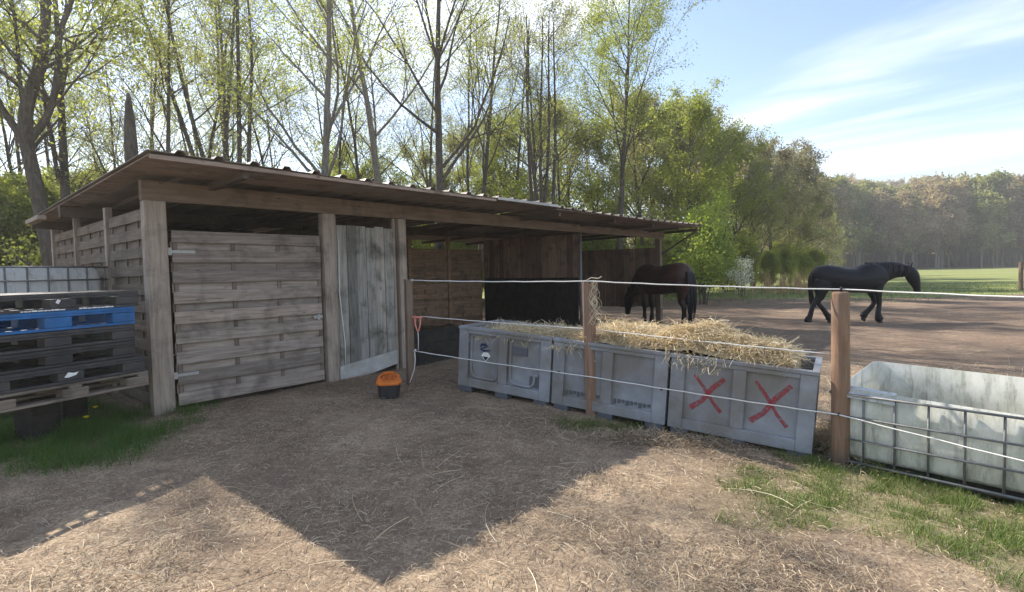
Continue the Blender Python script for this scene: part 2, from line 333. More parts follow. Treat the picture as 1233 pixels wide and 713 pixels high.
# scatter of ribbons lying about (straw) or standing up (grass)
def ribbons(P,D,L,Wd,lift,curve,rng,nseg=3,updir=None,taper=False):
    n=len(P); ts=np.linspace(0,1,nseg+1); side=np.stack([-D[:,1],D[:,0],np.zeros(n)],-1)
    side/=np.linalg.norm(side,axis=1,keepdims=True)+1e-9
    roll=rng.uniform(-1,1,n)*.9
    V=np.zeros((n,nseg+1,2,3))
    for i,tt in enumerate(ts):
        c=P+D*L[:,None]*tt+side*(curve*(tt*tt))[:,None]; c[:,2]+=lift*np.sin(tt*PI)*1.0 if updir is None else 0
        wv=side*(Wd*((1-tt*.92) if taper else 1))[:,None]; wv=wv.copy(); 
        if updir is None: wv[:,2]+=Wd*roll
        V[:,i,0]=c-wv*.5; V[:,i,1]=c+wv*.5
    base=np.arange(n)[:,None]*(nseg+1)*2
    Fs=np.concatenate([base+np.array([[2*i,2*i+1,2*i+3,2*i+2]]) for i in range(nseg)],0)
    return V.reshape(-1,3),Fs
rng=np.random.RandomState(5)
def ground_straw(n):
    th=rng.uniform(-.95,.95,n); r=1.1+(rng.rand(n)**1.35)*8.3
    x=np.sin(th)*r; y=np.cos(th)*r
    dens=.25+.9*np.clip((fbm(x*1.5,y*1.5,41)-.36)*3.2,0,1); gm=grass_mask(x,y); us=(x+3.68)*.656+(y-5.73)*.755; vs=-(x+3.68)*.755+(y-5.73)*.656
    keep=(rng.rand(n)<dens*(1-.75*gm))&~((us>-.1)&(vs>-.05)&(us<3.2))
    x=x[keep]; y=y[keep]; k=len(x); a=rng.uniform(0,2*PI,k); L=rng.lognormal(-3.25,.5,k).clip(.012,.19)
    el=rng.normal(0,.10,k); D=np.stack([np.cos(a)*np.cos(el),np.sin(a)*np.cos(el),np.sin(el)],-1)
    P=np.stack([x,y,G(x,y)+(fbm(x*1.3,y*1.3,21)-.5)*.08+(fbm(x*6,y*6,31)-.5)*.035+.005+rng.rand(k)*.012],-1)
    P[:,2]+=np.maximum(0,-D[:,2]*L)
    W_=rng.uniform(.0014,.0032,k)
    return ribbons(P,D,L,W_,rng.uniform(0,.012,k),rng.normal(0,.18,k)*L,rng)
V_,F_=ground_straw(200000)
tag(np_mesh('loose_straw',V_,F_,M['straw']),'loose dry straw stalks scattered over the trodden soil in front of the shed','straw',kind='stuff')
def long_stalks(n):
    x=rng.uniform(-2.6,2.2,n); y=rng.uniform(1.6,4.4,n); a=rng.uniform(0,2*PI,n); L=rng.uniform(.2,.55,n); D=np.stack([np.cos(a),np.sin(a),0*a],-1)
    P=np.stack([x,y,G(x,y)+(fbm(x*1.3,y*1.3,21)-.5)*.08+.025],-1)
    return ribbons(P,D,L,rng.uniform(.0018,.0034,n),rng.uniform(0,.02,n),rng.normal(0,.3,n)*L,rng,5)
V_,F_=long_stalks(70); tag(np_mesh('long_stalks',V_,F_,M['straw_b']),'long pale bent stalks lying on top of the foreground litter','stalks',kind='stuff')
def grass_blades(n,x0,x1,y0,y1,hm,thr=.25):
    x=rng.uniform(x0,x1,n); y=rng.uniform(y0,y1,n); gm=grass_mask(x,y); tuft=fbm(x*5,y*5,51)
    keep=(gm>thr)&(rng.rand(n)<gm*np.clip((tuft-.33)*4,0.12,1)); x=x[keep]; y=y[keep]; tuft=tuft[keep]; k=len(x)
    a=rng.uniform(0,2*PI,k); el=rng.uniform(.45,1.4,k); D=np.stack([np.cos(a)*np.cos(el),np.sin(a)*np.cos(el),np.sin(el)],-1)
    L=rng.uniform(.4,1.1,k)*hm*(.5+tuft); P=np.stack([x,y,G(x,y)-.012+(fbm(x*1.3,y*1.3,21)-.5)*.08+(fbm(x*6,y*6,31)-.5)*.035],-1)
    return ribbons(P,D,L,rng.uniform(.003,.006,k),0,rng.normal(0,.3,k)*L,rng,3,True,True)
V_,F_=grass_blades(420000,.3,6,.9,5.6,.078)
tag(np_mesh('grass',V_,F_,M['grass']),'short green grass tufts creeping in from the right beside the caged trough','grass',kind='stuff')
V_,F_=grass_blades(130000,-8,-2.9,4.0,6.3,.15,.08)
tag(np_mesh('grass',V_,F_,M['grass_l']),'longer dark green grass strip below the pallet stack','grass',kind='stuff')
def field_grass(n):
    x=rng.uniform(4,34,n); y=rng.uniform(21,40,n); fm=field_mask(x,y)*.8+.25*(fbm(x*.4,y*.4,7)>.52); k=rng.rand(n)<fm; x=x[k];y=y[k];k=len(x)
    a=rng.uniform(0,2*PI,k); el=rng.uniform(.6,1.4,k); D=np.stack([np.cos(a)*np.cos(el),np.sin(a)*np.cos(el),np.sin(el)],-1)
    L=rng.uniform(.06,.22,k); return ribbons(np.stack([x,y,G(x,y)-.01],-1),D,L,rng.uniform(.015,.03,k),0,rng.normal(0,.2,k)*L,rng,2,True,True)
V_,F_=field_grass(16000); tag(np_mesh('field_grass',V_,F_,M['grass']),'rough grass at the near edge of the far field','grass',kind='stuff')
for px,py,l_ in ((104,503,'yellow dandelion head in the left grass, the right and lower one'),(115,491,'yellow dandelion head in the left grass nearest the wooden pallet'),):
    p=gp(px,py,.25); d=thing('dandelion',l_,'flower',(p.x,p.y,g1(p.x,p.y)),0,'dandelions in the left grass')
    h=.25-g1(p.x,p.y); MB().tube([(0,0,0),(.01,0,h/2),(0,0,h)],.003,5).build('stem',M['grass'],d)
    fl=MB()
    for k in range(26):
        a=k*2.4; r=.027*(1-.4*(k%3)/3); fl.box(-.003,.003,0,r,0,.003,Matrix.Translation((0,0,h))@Matrix.Rotation(a,4,'Z')@Matrix.Rotation(.35+.3*(k%3),4,'X'))
    fl.build('flower_head',M['dandelion'],d)
# ---------------------------------------------------------------- shed
random.seed(3)
sh=thing('wooden_shed','long low weathered wooden horse shed with an almost flat corrugated roof and open right half','shed',(-3.70,5.70,.1),rad(49))
def lpanel(x0,x1,z0,z1,n,mx,horiz_axis,name,parent,flip=False,origin=(0,0,0),rz=0,mt='panel',bat=None):
    """Screen of wide boards alternately in front of and behind thin battens, built in local x-z, front at y=0"""
    T=Matrix.Translation(origin)@Matrix.Rotation(rz,4,'Z')
    W_=x1-x0; H_=z1-z0; b=MB(); pitch=H_/n
    for i in range(n):
        z=z0+i*pitch; zz=z+pitch*.60
        s=random.uniform(-.004,.004)
        b.box(x0+random.uniform(0,.008),x1-random.uniform(0,.008),-.018,.0,z+s,zz+s,T,.002)
    for i in range(n-1):
        z=z0+i*pitch+pitch*.54; b.box(x0+.004,x1-.004,.020,.036,z,z+pitch*.52,T,.002)
    o=b.build(name,M[mt],parent,.003,seg=1)
    bb=MB()
    for k in (.0,.36,.68,1.0):
        x=x0+.02+(W_-.06)*k; bb.box(x,x+.045,.002,.018,z0+.01,z1-(z1-z0)/n*.44,T)
    bb.build('batten',M[bat or 'panel_x'],o,.002,seg=1)
    return o
gate=lpanel(.13,1.85,.05,2.015,9,None,'X','gate',sh); gate['label']='wide gate of overlapping horizontal boards, grey and knotty'
hg=MB(); hg.box(.10,.36,-.030,-.019,1.68,1.715).box(.085,.13,-.034,-.0185,1.66,1.74); hg.build('hinge',M['hinge'],gate,.002)
hg=MB(); hg.box(.10,.34,-.030,-.019,.36,.39).box(.085,.13,-.034,-.0185,.34,.41); hg.build('hinge',M['hinge'],gate,.002)
lt=MB(); lt.box(1.72,1.84,-.032,-.019,.86,.90).box(1.76,1.80,-.042,-.0325,.845,.915); lt.build('latch',M['hinge'],gate,.002)
zt=2.22
def post(x0,x1,y0,y1,z1,mt='post',z0=-.12,bev=.006): return MB().box(x0,x1,y0,y1,z0,z1,None,.004).build('post',M[mt],sh,bev)
post(-.11,.09,-.05,.07,zt); post(1.88,2.04,-.05,.07,zt); post(3.09,3.22,-.05,.07,zt)
MB().tube([(7.9,0,-.1),(7.9,0,zt)],.030,10).build('post',M['cage'],sh,smooth=True)
post(11.62,11.76,-.03,.11,zt-.02,'p_dark')
post(5.55,5.63,2.86,2.94,zt,'rear'); post(6.70,6.78,2.86,2.94,zt+.02,'rear'); post(9.2,9.3,2.86,2.94,zt,'p_dark')
post(-.05,.03,1.72,1.80,zt+.1,'post'); post(-.05,.03,3.40,3.48,zt+.1,'post'); post(-.05,.05,5.0,5.1,zt+.1,'post')
post(-.05,.05,-1e-3+.075,.13,zt+.12,'post')
# front beam, split where the sheets change
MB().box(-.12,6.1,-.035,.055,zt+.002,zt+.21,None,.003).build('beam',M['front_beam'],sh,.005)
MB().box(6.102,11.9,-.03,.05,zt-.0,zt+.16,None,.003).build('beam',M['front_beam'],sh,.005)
MB().box(-.30,11.9,2.80,2.90,zt+.05,zt+.20,None,.003).build('beam',M['rafter'],sh,.005)
MB().box(-.30,3.2,4.95,5.05,zt+.05,zt+.17,None,.003).build('beam',M['rafter'],sh,.005)
# outer side wall (three screens), rear walls, partitions
for k,(a,b) in enumerate(((.14,1.71),(1.81,3.39),(3.49,4.99))):
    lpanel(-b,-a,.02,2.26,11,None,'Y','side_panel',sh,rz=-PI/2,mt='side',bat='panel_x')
for a,b in ((3.25,4.93),(4.96,5.54),(5.64,6.69),(6.79,7.84)): lpanel(a,b,.05,2.05,10,None,'X','rear_panel',sh,origin=(0,2.90,0),mt='rear',bat='rear')
rw=MB()
for i in range(20):
    x=7.95+i*.186; rw.box(x,x+.178,2.90+.01*(i%2),2.925+.01*(i%2),.05,2.12+random.uniform(-.01,.01))
rw.build('rear_panel',M['vert'],sh,.003,seg=1)
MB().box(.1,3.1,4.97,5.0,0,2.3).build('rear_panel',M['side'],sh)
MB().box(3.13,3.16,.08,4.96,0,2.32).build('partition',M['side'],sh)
pt=MB()
for i in range(17):
    y=.06+i*.168; pt.box(7.93+.012*(i%2),7.95+.012*(i%2),y,y+.158,1.24,2.20)
pt.box(7.965,8.0,.05,2.88,1.2,1.28).box(7.965,8.0,.05,2.88,2.0,2.08)
pt.build('partition',M['vert'],sh,.003,seg=1)
MB().box(7.90,7.925,.08,2.86,.0,1.26).build('kick_board',M['kick'],sh,.004)['label']='black board covering the lower half of the inner partition'
ew=MB()
for i in range(18):
    y=.13+i*.155; ew.box(11.66+.01*(i%2),11.68+.01*(i%2),y,y+.148,.38+random.uniform(-.02,.02),1.98)
ew.box(11.70,11.74,.12,2.9,.5,.58).box(11.70,11.74,.12,2.9,1.8,1.88)
ew.build('end_panel',M['vert'],sh,.003,seg=1)
kb=MB()
for i in range(3): kb.box(3.23,5.0,.03,.06,-.05+i*.19,.135+i*.19,None,.004)
kb.build('kick_board',M['kick'],sh,.003)['label']='low black planked barrier at the front of the open stall'
# plank door
dr=MB(); n=6
for i in range(n):
    x=2.10+i*.152; dr.box(x,x+.146,-.0-.006*(i%2),.024,.12+random.uniform(-.01,.01),2.08+random.uniform(-.015,.01),None,.002)
door=dr.build('plank_door',M['door'],sh,.003,seg=1); door['label']='silver grey door of vertical planks'
for z_ in (.4,1.6): MB().box(2.1,3.0,.026,.05,z_,z_+.1).build('door_brace',M['door'],door)
MB().prism([(2.06,-.06),(3.0,.10),(3.0,.30),(2.06,.19)],-.045,-.02).build('base_board',M['paintboard'],sh,.004)['label']='white painted board across the foot of the plank door'
MB().box(3.01,3.05,-.01,.03,0,zt).box(2.05,2.09,-.01,.03,0,zt).build('door_frame',M['post'],sh,.003)
MB().tube([(2.12,-.016,1.9),(2.10,-.02,1.2),(2.16,-.02,.5),(2.15,-.03,.2)],.006,6).build('door_cord',M['rope'],sh,smooth=True)
# roof of trapezoid sheets
def sheet(x0,x1,y0,y1,z_front,slope,drop=0.0,name='roof'):
    pitch=.333; xs=[];
    x=x0
    while x<x1-1e-6:
        for dx,h in ((0,0),(.21,0),(.238,.036),(.292,.036),(.32,0)):
            if x+dx<=x1: xs.append((x+dx,h))
        x+=pitch
    xs.append((x1,0)); b=MB(); ny=5; rows=[]
    for j in range(ny+1):
        y=y0+(y1-y0)*j/ny
        rows.append([b.bm.verts.new((px,y,z_front-slope*(y-y0)+h-drop*((px-x0)/(x1-x0))**1.0-.03*math.sin(PI*(px-x0)/(x1-x0)))) for px,h in xs])
    for j in range(ny):
        for i in range(len(xs)-1): b.bm.faces.new((rows[j][i],rows[j][i+1],rows[j+1][i+1],rows[j+1][i]))
    o=b.build(name,M['roof'],sh); s=o.modifiers.new('solid','SOLIDIFY'); s.thickness=.006; s.offset=-1
    return o
SL=.021
r1=sheet(-.32,5.75,-1.0,5.3,2.545,SL); r2=sheet(5.60,12.1,-1.0,5.3,2.50,SL,-.02)
r1['label']='brown underside corrugated sheets over the enclosed left half'
# battens and rafters carrying the sheets
def rafter(x,y0=-.95,y1=5.2,zt_=2.50): 
    P=[(x-.03,y0,zt_-SL*(y0+1)-.03),(x+.03,y0,zt_-SL*(y0+1)-.03),(x+.03,y1,zt_-SL*(y1+1)-.03),(x-.03,y1,zt_-SL*(y1+1)-.03)]
    b=MB(); lo=[b.bm.verts.new((a,c,d-.07)) for a,c,d in P]; hi=[b.bm.verts.new(p) for p in P]
    b.bm.faces.new(lo[::-1]); b.bm.faces.new(hi)
    for i in range(4): b.bm.faces.new((lo[i],lo[(i+1)%4],hi[(i+1)%4],hi[i]))
    return b.build('rafter',M['rafter'],r1 if x<5.7 else r2)
for x,y0 in ((.55,-.92),(2.3,.12),(3.9,.12),(5.9,-.92),(7.9,-.85),(9.6,-.85),(11.0,-.85),(12.0,-.9)): rafter(x,y0,5.2,2.50 if x<5.7 else 2.465)
MB().box(4.2,5.72,-1.03,-1.007,2.492,2.535,None,.002).build('edge_strip',M['paintboard'],r1,.002)['label']='pale strip along the middle of the roof edge'
MB().box(-.30,4.19,-.995,-.96,2.47,2.505).build('edge_batten',M['beam'],r1,.003)
# ceiling boards under the front overhang: broad brown boarding
for a,b,z in ((-.29,5.74,2.525),(5.76,12.0,2.480)):
    cb=MB()
    for i in range(6):
        y=-.955+i*.153; zc=z-SL*(y+1); cb.box(a,b,y,y+.149,zc-.014,zc,None,.001)
    if a<5:
        for i in range(30):
            y=-.035+i*.174; zc=z-SL*(y+1); cb.box(-.29,-.06,y,y+.170,zc-.014,zc,None,.001)
    cb.build('soffit',M['beam'],r1 if a<5 else r2,.002,seg=1)
MB().tube([(11.72,-.04,1.80),(12.0,-.86,2.37)],.022,6).build('brace',M['rafter'],sh)
MB().box(-.42,-.32,3.6,4.6,2.30,2.36).build('loose_board',M['post'],sh,.004)
# dark bedding heap inside
def mound(name,cx,cy,rx,ry,h,mat,seed,label,cat,rz=0,zb=0):
    n=60; u_=np.linspace(-1,1,n); A,B=np.meshgrid(u_,u_); r=np.sqrt(A*A+B*B)
    z=h*np.clip(1-r**2.2,0,1)**.8*(.75+.5*fbm(A*3+9,B*3+9,seed))+(fbm(A*9,B*9,seed+5)-.5)*.06*(r<1)-.03
    ca,sa=math.cos(rz),math.sin(rz); x=cx+A*rx*ca-B*ry*sa; y=cy+A*rx*sa+B*ry*ca
    i=np.arange(n*n).reshape(n,n); q=np.stack([i[:-1,:-1],i[:-1,1:],i[1:,1:],i[1:,:-1]],-1).reshape(-1,4)
    return tag(np_mesh(name,np.stack([x,y,z+zb],-1).reshape(-1,3),q,mat,smooth=True),label,cat,kind='stuff')
M['manure']=plain('dark_bedding',(.075,.055,.04),.95,.1,.5,9,dirt=(.20,.16,.10),dirt_amt=.5)
pm=Vector((-3.7,5.7))+Vector((.656,.755))*4.9+Vector((-.755,.656))*1.5
mound('bedding_heap',pm.x,pm.y,1.6,1.2,.42,M['manure'],61,'dark heap of old bedding inside the open stall behind the low barrier','bedding',rad(49),.12)
# ---------------------------------------------------------------- grey crates
cl=gp(551,466.5,.16); cr_=gp(977,552.7,-.11)
ux=(cr_-cl); TL=ux.length; ux.normalize(); vy=Vector((-ux.y,ux.x,0)).normalized(); wz=ux.cross(vy).normalized()
gap=.025; CL=(TL-2*gap)/3; CD=.86; CH=.735
def crate(i,label):
    o=cl+ux*(i*(CL+gap)); Mt=Matrix((( ux.x,vy.x,wz.x,o.x),(ux.y,vy.y,wz.y,o.y),(ux.z,vy.z,wz.z,o.z),(0,0,0,1)))
    t=thing('pallet_crate',label,'crate',group='grey plastic crates in a row',mat=Mt); z0=.035; L=CL
    for nm,fr in (('front_wall',Matrix.Identity(4)),('back_wall',Matrix.Translation((L,CD,0))@Matrix.Rotation(PI,4,'Z'))):
        b=MB(); b.box(.01,L-.01,.036,.05,z0+.02,CH-.02,fr)
        cs=.13; mw=.11; zr=.10; zt_=CH-.075; d0,d1=0.0,.035
        b.box(0,cs,d0,d1,z0,CH-.035,fr).box(L-cs,L,d0,d1,z0,CH-.035,fr)
        b.box(L/2-mw/2,L/2+mw/2,d0,d1,z0+zr+.001,zt_-.001,fr)
        b.box(cs+.001,L-cs-.001,d0,d1,z0,z0+zr,fr); b.box(cs+.001,L-cs-.001,d0,d1,zt_,CH-.035,fr)
        b.box(-.008,L+.008,-.010,.056,CH-.034,CH,fr)
        if nm=='front_wall' and i==0:      # curved rib frames of the first crate
            for xa,xb in ((.15,L/2-.075),(L/2+.075,L-.15)):
                pts=[(xa+.015,0.024,CH-.10),(xa+.015,.024,z0+.22),(xa+.03,.024,z0+.15),(xa+.08,.024,z0+.12)]+([(xb-.10,.024,z0+.12),(xb-.06,.024,z0+.16),(xb-.05,.024,z0+.25),(xb-.0,.024,z0+.26)] if xa>.3 else [(xb-.05,.024,z0+.12),(xb-.01,.024,z0+.15),(xb,.024,z0+.24),(xb,.024,CH-.10)])
                b.tube([fr@Vector(p) for p in pts],.017,6)
        o_=b.build(nm,M['crate'],t,.005)
        if nm=='front_wall':
            if i==1:
                for xa,xb in ((cs+.02,L/2-mw/2-.01),(L/2+mw/2+.02,L-cs-.01)):
                    s=MB()
                    for k in range(9):
                        x=xa+(xb-xa)*k/9; s.box(x,x+(xb-xa)/9*.62,.024,.0355,z0+.115+.012*((k*7)%3),z0+.165)
                    s.build('vent_slots',M['crate2'],o_)
            if i==0:
                for q_ in ((L/2+.09,L/2+.30,z0+.45,z0+.54),(L-.26,L-.14,z0+.12,z0+.24)): MB().box(q_[0],q_[1],.024,.0355,q_[2],q_[3]).build('dark_recess',M['crate2'],o_)
            if i in (0,1):                 # small hazard diamond
                cx=(.13+L/2-.055)/2+(.02 if i==0 else .06); cz=.42 if i==0 else .53; r=.062
                lb=MB().prism([(cx-r,cz),(cx,cz-r),(cx+r,cz),(cx+r*.45,cz+r*.62),(cx-r*.45,cz+r*.62)] if i==0 else [(cx-r,cz+.01),(cx,cz-r),(cx+r,cz+.01),(cx+r*.7,cz+r),(cx-r*.7,cz+r)],.031,.0355).build('hazard_label',M['white'],o_)
                MB().prism([(cx-r*.62,cz-.010),(cx,cz-r*.86),(cx+r*.62,cz-.010)],.0275,.0305).build('label_symbol',M['symbol'],lb)
            if i==0:
                sw=MB(); cx0=cx
                sw.tube([(cx0-.075,.030,.515),(cx0-.06,.030,.545),(cx0-.01,.030,.55),(cx0+.02,.030,.535),(cx0-.02,.030,.515),(cx0-.07,.030,.49),(cx0-.02,.030,.475),(cx0+.06,.030,.49)],.010,6,rs=[.006,.012,.014,.010,.008,.012,.012,.004])
                sw.build('emblem',M['logo'],o_)
            for x in (.075,L-.05):
                if i==1: MB().tube([(x,-.002,.38),(x,.003,.38)],.014,12).build('drain_hole',M['symbol'],o_)
    for nm,fr in (('side_wall',Matrix.Translation((0,CD,0))@Matrix.Rotation(-PI/2,4,'Z')),('side_wall',Matrix.Translation((L,0,0))@Matrix.Rotation(PI/2,4,'Z'))):
        b=MB(); a0,a1=.052,CD-.052; b.box(a0,a1,.022,.038,z0+.02,CH-.02,fr)
        b.box(a0,a0+.09,.002,.021,z0,CH-.036,fr).box(a1-.09,a1,.002,.021,z0,CH-.036,fr).box(a0+.091,a1-.091,.002,.021,z0,z0+.1,fr).box(a0+.091,a1-.091,.002,.021,CH-.11,CH-.036,fr)
        b.box(a0,a1,-.008,.048,CH-.033,CH-.001,fr); b.build(nm,M['crate'],t,.004)
    MB().box(.04,L-.04,.04,CD-.04,z0,z0+.03).build('floor',M['crate'],t)
    for y in (.0,CD/2-.06,CD-.12):
        for x in (.03,L/2-.08,L-.19): MB().box(x,x+.16,y+.004,y+.116,-.03,z0-.001).build('foot',M['crate2'],t,.004)
    return t,Mt
c0,M0=crate(0,'grey plastic crate at the far left, with rounded rib frames and navy emblem')
c1,M1=crate(1,'middle grey plastic crate behind the split post, with hazard diamond and row of vent slots')
c2,M2=crate(2,'nearest grey plastic crate, marked with two red spray painted crosses')
fw=[c for c in c2.children if c.name.startswith('front_wall')][0]
def cross(xc,zc,hw,hh,name):
    b=MB()
    for s,(w0,dx) in ((1,(.016,0)),(-1,(.024,.02))):
        P=[(xc-s*hw+dx*.5,zc+hh),(xc-s*hw*.3,zc+hh*.35),(xc+s*hw*.4,zc-hh*.5),(xc+s*hw-dx,zc-hh)]; rs=[w0*.8,w0,w0*.9,w0*1.1]
        vs=[]
        for k,(x,z) in enumerate(P):
            q=P[min(k+1,3)]; p=P[max(k-1,0)]; d=Vector((q[0]-p[0],q[1]-p[1])).normalized(); nn_=Vector((-d.y,d.x))*rs[k]
            yy=.0335 if s==1 else .0315
            vs.append((b.bm.verts.new((x+nn_.x,yy,z+nn_.y)),b.bm.verts.new((x-nn_.x,yy,z-nn_.y))))
        for k in range(3): b.bm.faces.new((vs[k][0],vs[k][1],vs[k+1][1],vs[k+1][0]))
    return b.build(name,M['red'],fw)
cross((.13+CL/2-.055)/2,.40,.125,.155,'painted_cross'); cross((CL/2+.055+CL-.13)/2+.0,.40,.135,.18,'painted_cross')
# straw heaps in the crates
def heap_pts(n):
    x=rng.uniform(.10,TL-.20,n); y=rng.uniform(.06,CD-.03,n); y=np.where(rng.rand(n)<.02*(x>1.2)*(fbm(x*2.3,x*0+2,88)>.44),rng.uniform(-.03,.03,n),y); return x,y
def hz(x,y):
    a=.09*np.clip((x-.05)/.5,0,1)*0+ .02
    prof=np.interp(x,[0,.3,.9,1.35,1.6,2.2,2.6,2.75,3.2,3.5,TL-.25,TL-.1],[-.12,-.03,.02,.06,.15,.19,.25,.23,.16,.11,-.02,-.14])
    e=np.clip(np.minimum(y+.02,CD-y)/.28,0,1); e=np.sqrt(e)
    z=CH-.05+prof*e*1.0+(fbm(x*4+3,y*4+8,71)-.5)*.20*e-(1-e)*.04
    return z
n=90; ax=np.linspace(.05,TL-.12,n*3); ay=np.linspace(.045,CD-.045,n); A,B=np.meshgrid(ax,ay); Zh=hz(A,B)-.02
Pw=lambda x,y,z: np.stack([cl.x+ux.x*x+vy.x*y+wz.x*z,cl.y+ux.y*x+vy.y*y+wz.y*z,cl.z+ux.z*x+vy.z*y+wz.z*z],-1)
Vh=Pw(A,B,Zh).reshape(-1,3); i=np.arange(A.size).reshape(A.shape); Fh=np.stack([i[:-1,:-1],i[:-1,1:],i[1:,1:],i[1:,:-1]],-1).reshape(-1,4)
ns=60000; x,y=heap_pts(ns); zc=hz(x,y); a=rng.uniform(0,2*PI,ns); L=rng.lognormal(-2.6,.45,ns).clip(.03,.22); el=rng.normal(.05,.35,ns)
dl=np.stack([np.cos(a)*np.cos(el),np.sin(a)*np.cos(el),np.sin(el)],-1)
Dw=dl[:,:1]*np.array(ux)+dl[:,1:2]*np.array(vy)+dl[:,2:]*np.array(wz)
P=Pw(x,y,zc-.02+rng.rand(ns)*.03)
over=(y<.02)&(x>.8); Dw[over]=Dw[over]*.5-np.array([vy.x,vy.y,0])*.35-np.array([0,0,.35]); 
V_,F_=ribbons(P,Dw,L,rng.uniform(.002,.005,ns),rng.uniform(0,.03,ns),rng.normal(0,.25,ns)*L,rng)
Fh3=Fh; allV=np.concatenate([Vh,V_]); allF=np.concatenate([Fh3,F_+len(Vh)])
tag(np_mesh('straw_heap',allV,allF,M['straw_b']),'golden straw heaped over the tops of the three grey crates','straw',kind='stuff')
# white wire/rope tuft at right end of crate handled by the straw; bit of litter below
def litter(cx,cy,rx,ry,n,hmax,label,mat='straw'):
    x=cx+rng.normal(0,rx,n); y=cy+rng.normal(0,ry,n); a=rng.uniform(0,2*PI,n); L=rng.lognormal(-2.6,.45,n).clip(.03,.2); el=rng.normal(.15,.3,n)
    D=np.stack([np.cos(a)*np.cos(el),np.sin(a)*np.cos(el),np.sin(el)],-1)
    h=hmax*np.exp(-((x-cx)/rx)**2/2-((y-cy)/ry)**2/2)
    V1,F1=ribbons(np.stack([x,y,G(x,y)+.01+h*rng.rand(n)],-1),D,L,rng.uniform(.002,.004,n),rng.uniform(0,.02,n),rng.normal(0,.2,n)*L,rng)
    tag(np_mesh('straw_litter',V1,F1,M[mat]),label,'straw',kind='stuff')
e=cr_+ux*.22+vy*.35; litter(e.x,e.y,.11,.22,3500,.30,'straw spilled between the nearest crate and the caged trough','straw_b')
e=cr_-ux*.9-vy*.10; litter(e.x,e.y,.7,.10,3000,.03,'thin straw line along the foot of the nearest crate')
litter(5.4,6.4,1.6,.8,5000,.03,'sunlit straw patch on the paddock soil behind the caged trough','straw_b')
# ---------------------------------------------------------------- caged trough (right)
pa=gp(1021.6,554.6,-.08); pb=gp(1233,601.5,-.08); d=(pb-pa); d.z=0; d.normalize(); dC=d.copy(); ang=math.atan2(d.y,d.x)
org=pa-d*.10
tr=thing('caged_trough','low cut open white tank in a grey wire cage, streaked with green algae','trough',(org.x,org.y,-.205),ang)
L,Dp=1.25,1.0; zb=.13
def cage(parent,L,Dp,z0,z1,nx,ny,nz,mt='cage',r=.009):
    b=MB()
    def bar(a,c,rr=r): b.tube([a,c],rr,6)
    e=-.012
    for k in range(nx+1):
        x=L*k/nx
        for y in (e,Dp-e): bar((x,y,z0),(x,y,z1))
    for k in range(1,ny):
        y=Dp*k/ny
        for x in (e,L-e): bar((x,y,z0),(x,y,z1))
    for k in range(nz+1):
        z=z0+(z1-z0)*k/nz; q=e-.014; 
        P=[(q,q,z),(L-q,q,z),(L-q,Dp-q,z),(q,Dp-q,z),(q,q,z)]
        for i in range(4): bar(P[i],P[i+1],r*1.15 if k in (0,nz) else r)
    return b.build('cage',M[mt],parent,smooth=True)
cage(tr,L,Dp,zb+.0,zb+.54,6,5,3)
b=MB(); th=.012; hF,hB=.60,.74
# open body as four walls + floor with softened corners
n=28; ringo=[]; 
def rr(L,Dp,rad_,ins,seg=6):
    pts=[]
    for (cx,cy,a0) in ((L-rad_,rad_,-PI/2),(L-rad_,Dp-rad_,0),(rad_,Dp-rad_,PI/2),(rad_,rad_,PI)):
        for k in range(seg+1):
            a=a0+PI/2*k/seg; pts.append((cx+math.cos(a)*(rad_-ins),cy+math.sin(a)*(rad_-ins)))
    return pts
ro=rr(L,Dp,.09,.004); random.seed(9)
def topz(x,y,j=0): 
    base=zb+.555+(.13-.07*x/L)*min(1,max(0,y/Dp)/.6)
    return base+.018*math.sin(x*9+y*4)+.012*math.sin(x*23)
rings=[[(x,y,zb+.02) for x,y in rr(L,Dp,.09,.05)],[(x,y,zb+.06) for x,y in ro],[(x,y,zb+.25) for x,y in rr(L,Dp,.09,.0)],[(x,y,zb+.40) for x,y in ro],[(x,y,topz(x,y)) for x,y in rr(L,Dp,.09,.008)]]
b.loft(rings,False); b.bm.verts.ensure_lookup_table(); b.bm.faces.new([b.bm.verts[i] for i in range(len(ro))][::-1])
tk=b.build('tank',M['tank'],tr,smooth=True); s=tk.modifiers.new('s','SOLIDIFY'); s.thickness=.010
lip=MB(); 
lip.loft([[(.02,-.016,zb+.56),(.42,-.018,zb+.545),(.42,-.03,zb+.50),(.02,-.03,zb+.52)],[(.03,.09,zb+.60),(.40,.10,zb+.575),(.40,.09,zb+.555),(.03,.085,zb+.575)]])
lip.build('folded_lip',M['tankw'],tr,.004)['label']='white flap of cut plastic folded over the front edge'
b=MB()
for y in (.0,Dp/2-.05,Dp-.10): b.box(.0,L,y,y+.10,.0,.022)
for x in (.0,L/2-.06,L-.12):
    for y in (.0,Dp/2-.05,Dp-.10): b.box(x,x+.12,y+.002,y+.098,.023,.10)
b.box(-.01,L+.01,-.01,Dp+.01,.101,.125); b.build('pallet_base',M['black'],tr,.004)
